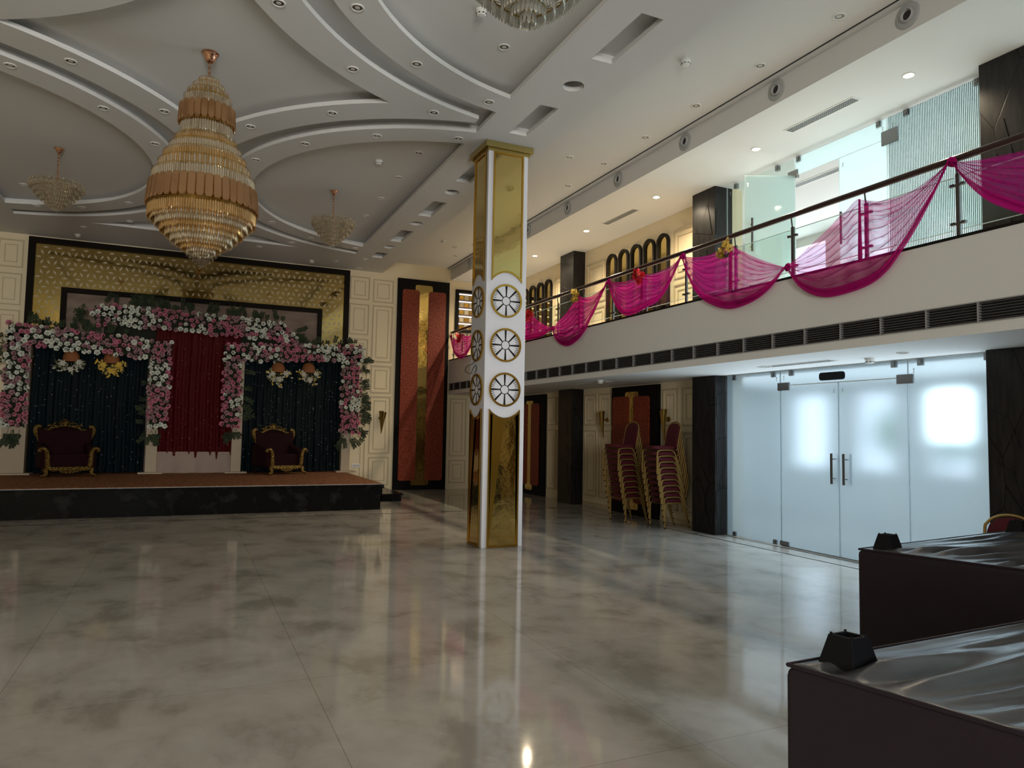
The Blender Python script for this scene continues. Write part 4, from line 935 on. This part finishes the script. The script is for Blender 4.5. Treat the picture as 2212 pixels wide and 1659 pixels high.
# floral arches
def scatter(segs, dmin, n, rnd, exclude=()):
    out = []; tries = 0; lens = [sqrt((s[2] - s[0]) ** 2 + (s[3] - s[1]) ** 2) * s[4] for s in segs]
    while len(out) < n and tries < n * 60:
        tries += 1; s = rnd.choices(segs, lens)[0]; t = rnd.random(); w = s[4] * (rnd.random() - .5)
        dx, dz = s[2] - s[0], s[3] - s[1]; L = sqrt(dx * dx + dz * dz) or 1
        x = s[0] + dx * t - dz / L * w; z = s[1] + dz * t + dx / L * w
        if any((x - p[0]) ** 2 + (z - p[1]) ** 2 < dmin * dmin for p in out): continue
        out.append((x, z, abs(w) / (s[4] / 2)))
    return out
def floral(name, label, loc, segs, posts_, Y, nmax, sprigs, seed, hang=()):
    rnd = random.Random(seed); t = thing(name, label, 'flower arch', loc)
    bk = MB()
    for s in segs:
        dx, dz = s[2] - s[0], s[3] - s[1]; L = sqrt(dx * dx + dz * dz); nx, nz = -dz / L * s[4] * .42, dx / L * s[4] * .42
        bk.prism([(s[0] - nx, s[1] - nz), (s[2] - nx, s[3] - nz), (s[2] + nx, s[3] + nz), (s[0] + nx, s[1] + nz)], Y, Y + .10, XZ)
    bk.build('foam_base', M['backing'], t)
    for (x0, x1, z0, z1) in posts_:
        MB().box((x0, Y + .06, z0 + .03), (x1, Y + .26, z1)).build('post', M['post'], t, bevel=.004)
        MB().box((x0 - .12, Y - .08, z0), (x1 + .12, Y + .30, z0 + .03)).build('base_plate', M['post'], t)
    if not posts_: MB().box((-1.62, Y + .12, 2.9), (1.98, Y + .14, 3.62)).build('backing_cloth', M['backing'], t)
    pts = scatter(segs, .083, nmax, rnd)
    stuff = MB(); sm = [M['rose_w'], M['rose_p'], M['rose_l']]
    cl = lambda x, z: sin(x * 5.1 + 1.3 * sin(z * 4)) + sin(z * 6.3 + x * 2)   # clusters of colour
    order = list(range(len(pts))); rnd.shuffle(order)
    for q, i in enumerate(order):
        x, z, e = pts[i]; d = .13 - .07 * e * e; c = cl(x, z) + rnd.uniform(-1.5, 1.5)
        key = 'w' if c > .25 else ('p' if c < -.75 else 'l')
        mx = M4.Translation((x, Y - d + .045, z)) @ M4.Rotation(rnd.uniform(-.55, .55), 4, 'Z') @ M4.Rotation(pi / 2 + rnd.uniform(-.6, .45), 4, 'X') @ M4.Rotation(rnd.uniform(0, 6), 4, 'Z') @ M4.Scale(rnd.uniform(.62, .92), 4)
        me = ROSE[key][rnd.randrange(2)]
        if q < 100:
            o = bpy.data.objects.new({'w': 'white_rose', 'p': 'pink_rose', 'l': 'blush_rose'}[key], me); COL.objects.link(o); o.parent = t
            o.matrix_local = M4.Translation(-V(loc)) @ mx
        else:
            stuff.add([mx @ v.co for v in me.vertices], [tuple(p.vertices) for p in me.polygons], 'wpl'.index(key))
    if stuff.v: stuff.build('further_roses', sm, t, smooth=50, kind='stuff')
    lf = MB()
    for x, z, e in scatter(segs, .045, int(nmax * 1.5), rnd):
        a = rnd.uniform(0, 6.3); leaf(lf, (x, Y - .07 * (1 - e) - .02, z), (cos(a), -.7, sin(a)), (0, -1, .2), rnd.uniform(.05, .09), .02)
    for (x, z, a, L) in sprigs:
        n = int(L / .028); p = V((x, Y - .02, z)); ang = a
        for k in range(n):
            ang += rnd.uniform(-.12, .12); q = p + V((cos(ang), 0, sin(ang))) * .028
            lf.tube([p, q], .003, 4); p = q
            if k > 1:
                for sg in (1, -1): leaf(lf, p, (cos(ang + sg * 1.0), rnd.uniform(-.4, .3), sin(ang + sg * 1.0)), (0, -1, 0), rnd.uniform(.045, .075), .017)
    lf.build('foliage', M['leaf'], t, kind='stuff')
    return t
YA = 16.42; rs = random.Random(3)
up = lambda x0, x1, z0, z1, n, lo, hi: [(x, lerp(z0, z1, (x - x0) / (x1 - x0)), pi / 2 + rs.uniform(-.5, .5), rs.uniform(lo, hi)) for x in [rs.uniform(x0, x1) for _ in range(n)]]
sideR = lambda x, z0, z1, n: [(x, rs.uniform(z0, z1), rs.uniform(-.9, .6), rs.uniform(.16, .34)) for _ in range(n)]
sideL = lambda x, z0, z1, n: [(x, rs.uniform(z0, z1), pi - rs.uniform(-.9, .6), rs.uniform(.12, .26)) for _ in range(n)]
down = lambda x, z, n: [(x + rs.uniform(-.14, .14), z, -pi / 2 + rs.uniform(-.5, .5), rs.uniform(.18, .36)) for _ in range(n)]
floral('floral_arch', 'arch of white and pink roses over the left teal curtain', (-1.8, YA, ZS), [(-3.02, 1.40, -3.02, 3.25, .40), (-3.2, 3.19, -.36, 3.0, .40), (-.54, 1.42, -.54, 3.0, .38)], [(-3.22, -2.82, ZS, 3.0), (-.74, -.53, ZS, 2.9)], YA, 330,
       up(-2.9, -1.2, 3.33, 3.22, 22, .12, .30) + sideL(-3.18, 1.4, 3.2, 10) + down(-3.02, 1.34, 7) + down(-.6, 1.36, 7) + sideL(-.72, 1.5, 2.8, 6), 11)
floral('floral_arch', 'arch of white and pink roses over the right teal curtain', (2.2, YA, ZS), [(.86, 1.45, .86, 3.05, .36), (.69, 3.05, 3.66, 3.18, .38), (3.40, 1.36, 3.40, 3.15, .44)], [(.90, 1.10, ZS, 2.95), (3.24, 3.44, ZS, 3.0)], YA, 330,
       up(2.3, 3.6, 3.28, 3.36, 16, .10, .24) + sideR(3.58, 1.3, 3.2, 30) + down(3.36, 1.32, 8) + down(.9, 1.42, 6) + sideR(1.02, 1.5, 2.7, 8), 12)
floral('floral_garland', 'garland of white and pink roses along the top of the red curtain', (.2, YA + .14, 3.4), [(-1.78, 3.60, -1.50, 3.74, .42), (-1.6, 3.70, 1.9, 3.60, .42), (1.75, 3.66, 2.12, 3.30, .36)], [], YA + .14, 230,
       up(-1.7, 1.9, 3.88, 3.78, 56, .14, .34) + sideL(-1.9, 3.45, 3.8, 12) + sideR(2.1, 3.25, 3.7, 16), 13)
# hanging baskets
def basket(x, z, seed, pal, label):
    rnd = random.Random(seed); t = thing('hanging_flower_basket', label, 'flower basket', (x, YC - .12, z), 'flower baskets on the teal curtains')
    c = (x, YC - .14, z)
    MB().lathe([(.155, -.10), (.15, 0), (.125, .07), (.08, .12), (.02, .145)], c, 18).build('basket', M['orange'], t, smooth=60)
    MB().tube([(x, YC - .14, z + .13), (x, YC - .12, z + .28)], .004, 5).build('hanger', M['frame_dk'], t)
    lf = MB()
    for k in range(26):
        a = rnd.uniform(pi * 1.0, pi * 2.0); L = rnd.uniform(.1, .30); p = V((x + .12 * cos(a), YC - .22, z - .06 + .06 * sin(a)))
        q = p + V((cos(a) * .6, -.1, sin(a))) * L
        lf.tube([p, q], .003, 4, 2)
        for j in range(4): b_ = rnd.uniform(0, 6.3); leaf(lf, p + (q - p) * rnd.uniform(.4, 1), (cos(b_), -.4, sin(b_)), (0, -1, .1), .07, .02, pal[rnd.randrange(len(pal))])
    lf.build('sprays', [M['fl_white'], M['yellow'], M['leaf_l'], M['leaf']], t, kind='stuff')
    for k in range(3):
        xx = x + (-.12, .02, .15)[k]; zz = z - (.14, .26, .12)[k]; fl = MB()
        for j in range(6): b_ = j * pi / 3; leaf(fl, (xx, YC - .27, zz), (cos(b_), -.35, sin(b_)), (0, -1, 0), .075, .024)
        fl.ball((xx, YC - .28, zz), .012, 6, 4); fl.build('blossom', M['fl_white'] if pal[0] == 0 else M['yellow'], t)
basket(-2.14, 2.80, 1, (0, 0, 2, 3), 'orange hanging basket with white blossoms, upper left on the left teal curtain')
basket(-1.44, 2.80, 2, (1, 1, 2), 'orange hanging basket with yellow leaves, right on the left teal curtain')
basket(1.80, 2.78, 3, (0, 0, 1, 2), 'orange hanging basket with white blossoms, left on the right teal curtain')
basket(2.46, 2.80, 4, (0, 1, 2, 3), 'brownish hanging basket with pale blossoms, right on the right teal curtain')

# ------------------------------------------------------------------ thrones (facing -y)
def throne(label, loc, rz):
    t = thing('throne_armchair', label, 'armchair', (0, 0, 0), 'carved gold thrones on the stage')
    # upholstery
    MB().prism(rrect(-.33, .19, .33, .42, .05), -.26, .30, XZ).build('seat_cushion', M['maroon'], t, bevel=.03, seg=3, smooth=50)
    bp = [(-.36, .35), (.36, .35), (.43, .62), (.46, .86), (.40, .92), (.30, .865), (.16, .90), (0, .925), (-.16, .90), (-.30, .865), (-.40, .92), (-.46, .86), (-.43, .62)]
    f = lambda a, c, h: (a, .26 + (c - .35) * .14 + h - .10 * (a / .45) ** 2, c)
    MB().prism(bp, -.07, .09, f).build('backrest', M['maroon'], t, bevel=.03, seg=3, smooth=50)
    for s in (1, -1):
        ar = MB().prism([(-.30, .14), (.36, .14), (.36, .60), (.20, .64), (-.22, .53), (-.30, .46)], .31, .45, lambda a, c, h: (s * h, a, c))
        ar.build('armrest', M['maroon'], t, bevel=.045, seg=3, smooth=50)
        # carved S-scroll on the front of the arm
        P = [(s * .335, -.31, .17), (s * .345, -.325, .25), (s * .350, -.33, .34), (s * .355, -.335, .42), (s * .375, -.335, .49), (s * .42, -.33, .525), (s * .465, -.325, .515), (s * .475, -.32, .48), (s * .45, -.32, .475)]
        MB().tube(catmull(P, 5), [.05 - .026 * (i / 40) for i in range(41)], 10).build('arm_scroll', M['carved_gold'], t, smooth=60)
        # wing scroll beside the back
        P = [(s * .36, .20, .56), (s * .405, .20, .64), (s * .440, .21, .74), (s * .475, .22, .82), (s * .48, .23, .89), (s * .45, .24, .925), (s * .405, .25, .925)]
        MB().tube(catmull(P, 5), [.018 + .026 * min(1, i / 14) for i in range(31)], 10).build('wing_scroll', M['carved_gold'], t, smooth=60)
        P = [(s * .34, -.30, .155), (s * .375, -.33, .12), (s * .36, -.345, .075), (s * .385, -.36, .035), (s * .43, -.37, .022)]
        MB().tube(catmull(P, 5), [.045 - .020 * i / 20 for i in range(21)], 10).ball((s * .43, -.37, .024), .024, 8, 6).build('front_leg', M['carved_gold'], t, smooth=60)
        MB().tube([(s * .33, .32, .16), (s * .34, .36, 0)], [.032, .02], 8).build('rear_leg', M['frame_dk'], t, smooth=60)
    ap = [(-.35, .185), (.35, .185), (.35, .13), (.27, .105), (.17, .10), (.10, .075), (0, .055), (-.10, .075), (-.17, .10), (-.27, .105), (-.35, .13)]
    a = MB().prism(ap, -.345, -.285, XZ)
    for k in range(9): x = -.30 + k * .075; a.ball((x, -.347, .14 - .022 * (1 - abs(x) / .3)), (.028, .014, .022), 8, 6)
    a.build('apron', M['carved_gold'], t, bevel=.008, smooth=50)
    # crest
    cr = MB(); g = lambda a_, c: (a_, .26 + (c - .35) * .14 - .085 - .10 * (a_ / .45) ** 2, c)
    for s in (1, -1):
        P = [g(s * .345, .885), g(s * .30, .868), g(s * .25, .885), g(s * .225, .935), g(s * .27, .955), g(s * .285, .93)]
        cr.tube(catmull(P, 5), [.014 + .012 * sin(pi * i / 25) for i in range(26)], 8)
        cr.tube(catmull([g(s * .26, .89), g(s * .17, .915), g(s * .08, .94), g(s * .02, .945)], 5), .02, 8)
        cr.tube([g(s * .135 + .062 * cos(q * pi / 6), .968 + .036 * sin(q * pi / 6)) for q in range(12)], .012, 6, closed=True)
        cr.tube(catmull([g(s * .21, .935), g(s * .16, .955), g(s * .12, .945), g(s * .13, .965)], 4), .011, 6)
    for k in range(7): q = pi * (k / 6); cr.tube([g(.012 * cos(q), .985), g(.068 * cos(q), .985 + .062 * sin(q))], [.010, .016], 6)
    x_, y_, z_ = g(0, .965); cr.ball((x_, y_ - .012, z_), (.034, .024, .042), 10, 8)
    cr.tube([g(.075 * cos(q * pi / 10), 1.005 + .062 * sin(q * pi / 10)) for q in range(11)], .008, 6)
    cr.build('crest', M['carved_gold'], t, smooth=60)
    t.location = loc; t.rotation_euler = (0, 0, rz); return t
th = throne('carved gold throne with maroon velvet, left of the two on the stage, torn back cover', (-2.06, 15.95, ZS + .004), R_(17))
tr = MB()
gg = lambda a_, c: (a_, .26 + (c - .35) * .14 - .087 - .10 * (a_ / .45) ** 2, c)
for pts, w in (([(-.28, .55), (-.18, .585), (-.06, .665)], .010), ([(-.05, .665), (.03, .58), (.12, .535)], .020), ([(.16, .535), (.26, .515)], .016), ([(.04, .455), (.16, .465), (.28, .49)], .014)):
    c = catmull([(p[0], p[1]) for p in pts], 6)
    tr.add([gg(p[0], p[1] - w * sin(pi * i / (len(c) - 1)) - .001) for i, p in enumerate(c)] + [gg(p[0], p[1] + w * sin(pi * i / (len(c) - 1)) + .001) for i, p in enumerate(c)], [(i, i + 1, len(c) + i + 1, len(c) + i) for i in range(len(c) - 1)])
o = tr.build('torn_cover', M['cloth']); o.parent = th; o['label'] = 'pale torn edges on the backrest'
throne('carved gold throne with plain maroon velvet, right of the two on the stage', (1.84, 16.12, ZS + .004), R_(25))

# ------------------------------------------------------------------ upturned sofas at the right
def sofa(label, corner, ax, ay, W, D, H, seed):
    """corner at the origin, long side towards +x turned by ax, near side towards -y turned by ay, underside on top"""
    sk = lambda mb: setattr(mb, 'v', [(p[0] * cos(ax) - p[1] * sin(ay), p[0] * sin(ax) + p[1] * cos(ay), p[2]) for p in mb.v]) or mb
    rnd = random.Random(seed); t = thing('upturned_sofa', label, 'sofa', (0, 0, 0), 'upturned sofas in the foreground')
    sk(MB().box((.004, -D, H * .30), (W, -.004, H - .05))).build('seat_base', M['sofa'], t, bevel=.028, seg=4, smooth=50)
    sk(MB().box((0, -D, 0), (.17, 0, H - .012))).build('armrest', M['sofa'], t, bevel=.030, seg=4, smooth=50)
    sk(MB().box((W - .17, -D, 0), (W, 0, H - .012))).build('armrest', M['sofa'], t, bevel=.030, seg=4, smooth=50)
    sk(MB().box((.17, -.22, 0.02), (W - .17, -.005, H * .6))).build('backrest', M['sofa'], t, bevel=.03, seg=3, smooth=50)
    ph = [rnd.uniform(0, 6) for _ in range(6)]
    def f(u, v):
        x = .010 + u * (W - .02); y = -.010 - v * (D - .02)
        e = min(1, min(u * W, (1 - u) * W, v * D, (1 - v) * D) / .16)
        s1 = sin(x * 2.6 + y * 27 + 1.6 * sin(x * 2.3 + ph[0]) + ph[1]); s2 = sin(-x * 1.9 - y * 43 + 1.8 * sin(x * 3.1 + ph[2]) + ph[3]); s3 = sin(x * 2.2 + y * 11 + ph[4])
        z = H - .006 - .006 * (1 - (1 - e) ** 2) + e * (.018 * abs(s1) ** 1.5 + .013 * s2 * (.5 + .5 * s3) + .012 * s3 + .004)
        z = max(z, H - .009)
        if e == 0: z = H - .012
        return (x, y, z)
    lm = sk(MB().grid(150, 80, f)); lm.build('underside_lining', M['lining'], t, smooth=80)
    pp = MB().tube([(.01, -.01, H - .010), (.01, -D + .01, H - .010), (W - .01, -D + .01, H - .010), (W - .01, -.01, H - .010)], .007, 6, closed=True); sk(pp).build('welt', M['sofa'], t, smooth=60)
    for x, y in ((.155, -.10), (W - .155, -.10), (.155, -D + .10), (W - .155, -D + .10)):
        z = H - .022; fm = MB(); b0, b1, h = .062, .038, .108
        lo = [(-b0, -b0), (b0, -b0), (b0, b0), (-b0, b0)]; hi = [(-b1, -b1), (b1, -b1), (b1, b1), (-b1, b1)]; ih = [(q[0] * .72, q[1] * .72) for q in hi]
        vs = [(x + p[0], y + p[1], z) for p in lo] + [(x + p[0], y + p[1], z + h) for p in hi] + [(x + p[0], y + p[1], z + h) for p in ih] + [(x + p[0], y + p[1], z + h - .03) for p in ih]
        fm.add(vs, [(3, 2, 1, 0)] + [(i, (i + 1) % 4, 4 + (i + 1) % 4, 4 + i) for i in range(4)] + [(4 + i, 4 + (i + 1) % 4, 8 + (i + 1) % 4, 8 + i) for i in range(4)] + [(8 + i, 8 + (i + 1) % 4, 12 + (i + 1) % 4, 12 + i) for i in range(4)] + [(12, 13, 14, 15)])
        for p in hi: fm.box((x + p[0] * .85 - .004, y + p[1] * .85 - .004, z + h), (x + p[0] * .85 + .004, y + p[1] * .85 + .004, z + h + .006))
        sk(fm).build('foot', M['plastic'], t, bevel=.003)
    t.location = corner; return t
sofa('upturned maroon sofa nearest the viewer, black lining and feet on top', (1.715, 1.705, 0), R_(2), R_(13.2), 1.9, 1.0, .80, 1)
sofa('upturned maroon sofa second from the viewer, before the frosted doors', (3.877, 3.235, 0), R_(6.8), R_(19.5), 2.0, 1.0, .80, 2)
dup(ch0, (6.27, 3.73, 0), R_(31), 'single banquet chair standing behind the upturned sofas at the right edge')['group'] = ''

# ------------------------------------------------------------------ greenery outside the foyer window
gm = MB(); rg = random.Random(5)
for k in range(1500):
    a, e = rg.uniform(0, 2 * pi), rg.uniform(-.6, 1.4); r = rg.uniform(.7, 1.0)
    p = (14.2 + r * .9 * cos(a) * cos(e), 9.7 + r * 1.5 * sin(a) * cos(e), 1.5 + r * .75 * sin(e)); d = (rg.uniform(-1, 1), rg.uniform(-1, 1), rg.uniform(-.3, 1)); leaf(gm, p, d, (0, 0, 1), .22, .08)
M['bush'] = mat('garden_leaf', (.12, .50, .06), .6)
gt = thing('garden_shrub', 'bright green shrub seen blurred through the right frosted door', 'shrub', (14.2, 9.7, 0))
gm.build('leaves', M['bush'], gt, kind='stuff'); MB().tube([(14.2, 9.7, -.2), (14.2, 9.7, 1.5)], .06, 8).build('stem', M['frame_dk'], gt)
struct(MB().box((11.2, -6, -.25), (30, 22, -.15)).build('ground_outside', mat('pale_paving', (.5, .5, .46), .9)))

# ------------------------------------------------------------------ light
def area(name, loc, rot, sx, sy, power, col=(1, 1, 1), cam=True, spread=None):
    l = bpy.data.lights.new(name, 'AREA'); l.shape = 'RECTANGLE'; l.size = sx; l.size_y = sy; l.energy = power; l.color = col
    if spread: l.spread = R_(spread)
    o = bpy.data.objects.new(name, l); COL.objects.link(o); o.location = loc; o.rotation_euler = rot
    if not cam: o.visible_camera = False; o.visible_glossy = False; o.visible_transmission = False
    return o
WX = (0, pi / 2, 0)      # emits towards -x
DAY = (.74, .89, 1.0)
# daylight entering through the foyer windows
for (a, c), p in zip(op, (2, 2, 2, 2, 3, 8, 0, 1.3)):
    zc, h = (1.84, .80) if p == 8 else (1.585, 1.30)
    if p: area('window_daylight', (XO + .19, (a + c) / 2, zc), WX, h, c - a, p, DAY)
    area('window_daylight', (XO + .19, (a + c) / 2, 4.22), WX, 1.70, c - a, 13.5, (.86, .95, 1))
area('foyer_fill', (9.1, 7.0, 2.44), (0, 0, 0), 2.4, 7.0, 44, DAY)  # added fill panel under the foyer ceiling, brightens the frosted panes
# the same daylight spread by the frosted glass into the hall
area('door_daylight', (XG - .10, 6.42, 1.2), WX, 2.3, 3.8, 34, DAY, False)
area('balcony_daylight', (XG - .10, 6.2, 4.25), WX, 1.9, 3.4, 10, (.84, .97, .97), False)
area('balcony_daylight', (XG - .10, 1.4, 4.25), WX, 1.9, 5.0, 5, DAY, False)
area('front_fill', (-1.4, YF + .05, 2.0), (pi / 2, 0, R_(4)), 5.2, 3.4, 400, (1, .98, .94), False, 95)  # added fill lamp at the unseen front wall, main fill of the hall
for y in (4.875, 7.07, 9.27, 11.47, 13.66, 15.6):
    l = bpy.data.lights.new('balcony_spot', 'SPOT'); l.energy = 75 if y < 8 else 128; l.color = (1, .82, .57); l.spot_size = R_(150); l.spot_blend = .9; l.shadow_soft_size = .04
    o = bpy.data.objects.new('balcony_spot', l); COL.objects.link(o); o.location = (6.70, y, ZC - .03)
w = bpy.data.worlds.new('sky'); S.world = w; w.use_nodes = True
w.node_tree.nodes['Background'].inputs[0].default_value = (.75, .87, 1, 1); w.node_tree.nodes['Background'].inputs[1].default_value = 1.4

# ------------------------------------------------------------------ camera
f_px = 1539.99; yaw, pitch, roll = R_(24.45289), R_(3.691242), R_(1.0195564)
fw_ = V((sin(yaw) * cos(pitch), cos(yaw) * cos(pitch), sin(pitch))); r0 = V((cos(yaw), -sin(yaw), 0)); u0 = r0.cross(fw_)
rt = r0 * cos(roll) + u0 * sin(roll); u_ = u0 * cos(roll) - r0 * sin(roll)
cam = bpy.data.cameras.new('camera'); cam.sensor_width = 36; cam.sensor_fit = 'HORIZONTAL'; cam.lens = f_px / 2212 * 36; cam.clip_start = .05; cam.clip_end = 100
co = bpy.data.objects.new('camera', cam); COL.objects.link(co)
mm = M4((rt, u_, -fw_)).transposed().to_4x4(); mm.translation = V((0, 0, 1.5)); co.matrix_world = mm
S.camera = co
S.view_settings.view_transform = 'Standard'; S.view_settings.look = 'None'; S.view_settings.gamma = 1; S.view_settings.exposure = .7; S.view_settings.use_curve_mapping = False
c = S.cycles
c.max_bounces = 7; c.diffuse_bounces = 4; c.glossy_bounces = 4; c.transmission_bounces = 6; c.transparent_max_bounces = 16
c.sample_clamp_indirect = 3; c.use_denoising = True; c.caustics_reflective = False; c.caustics_refractive = True; c.blur_glossy = .5
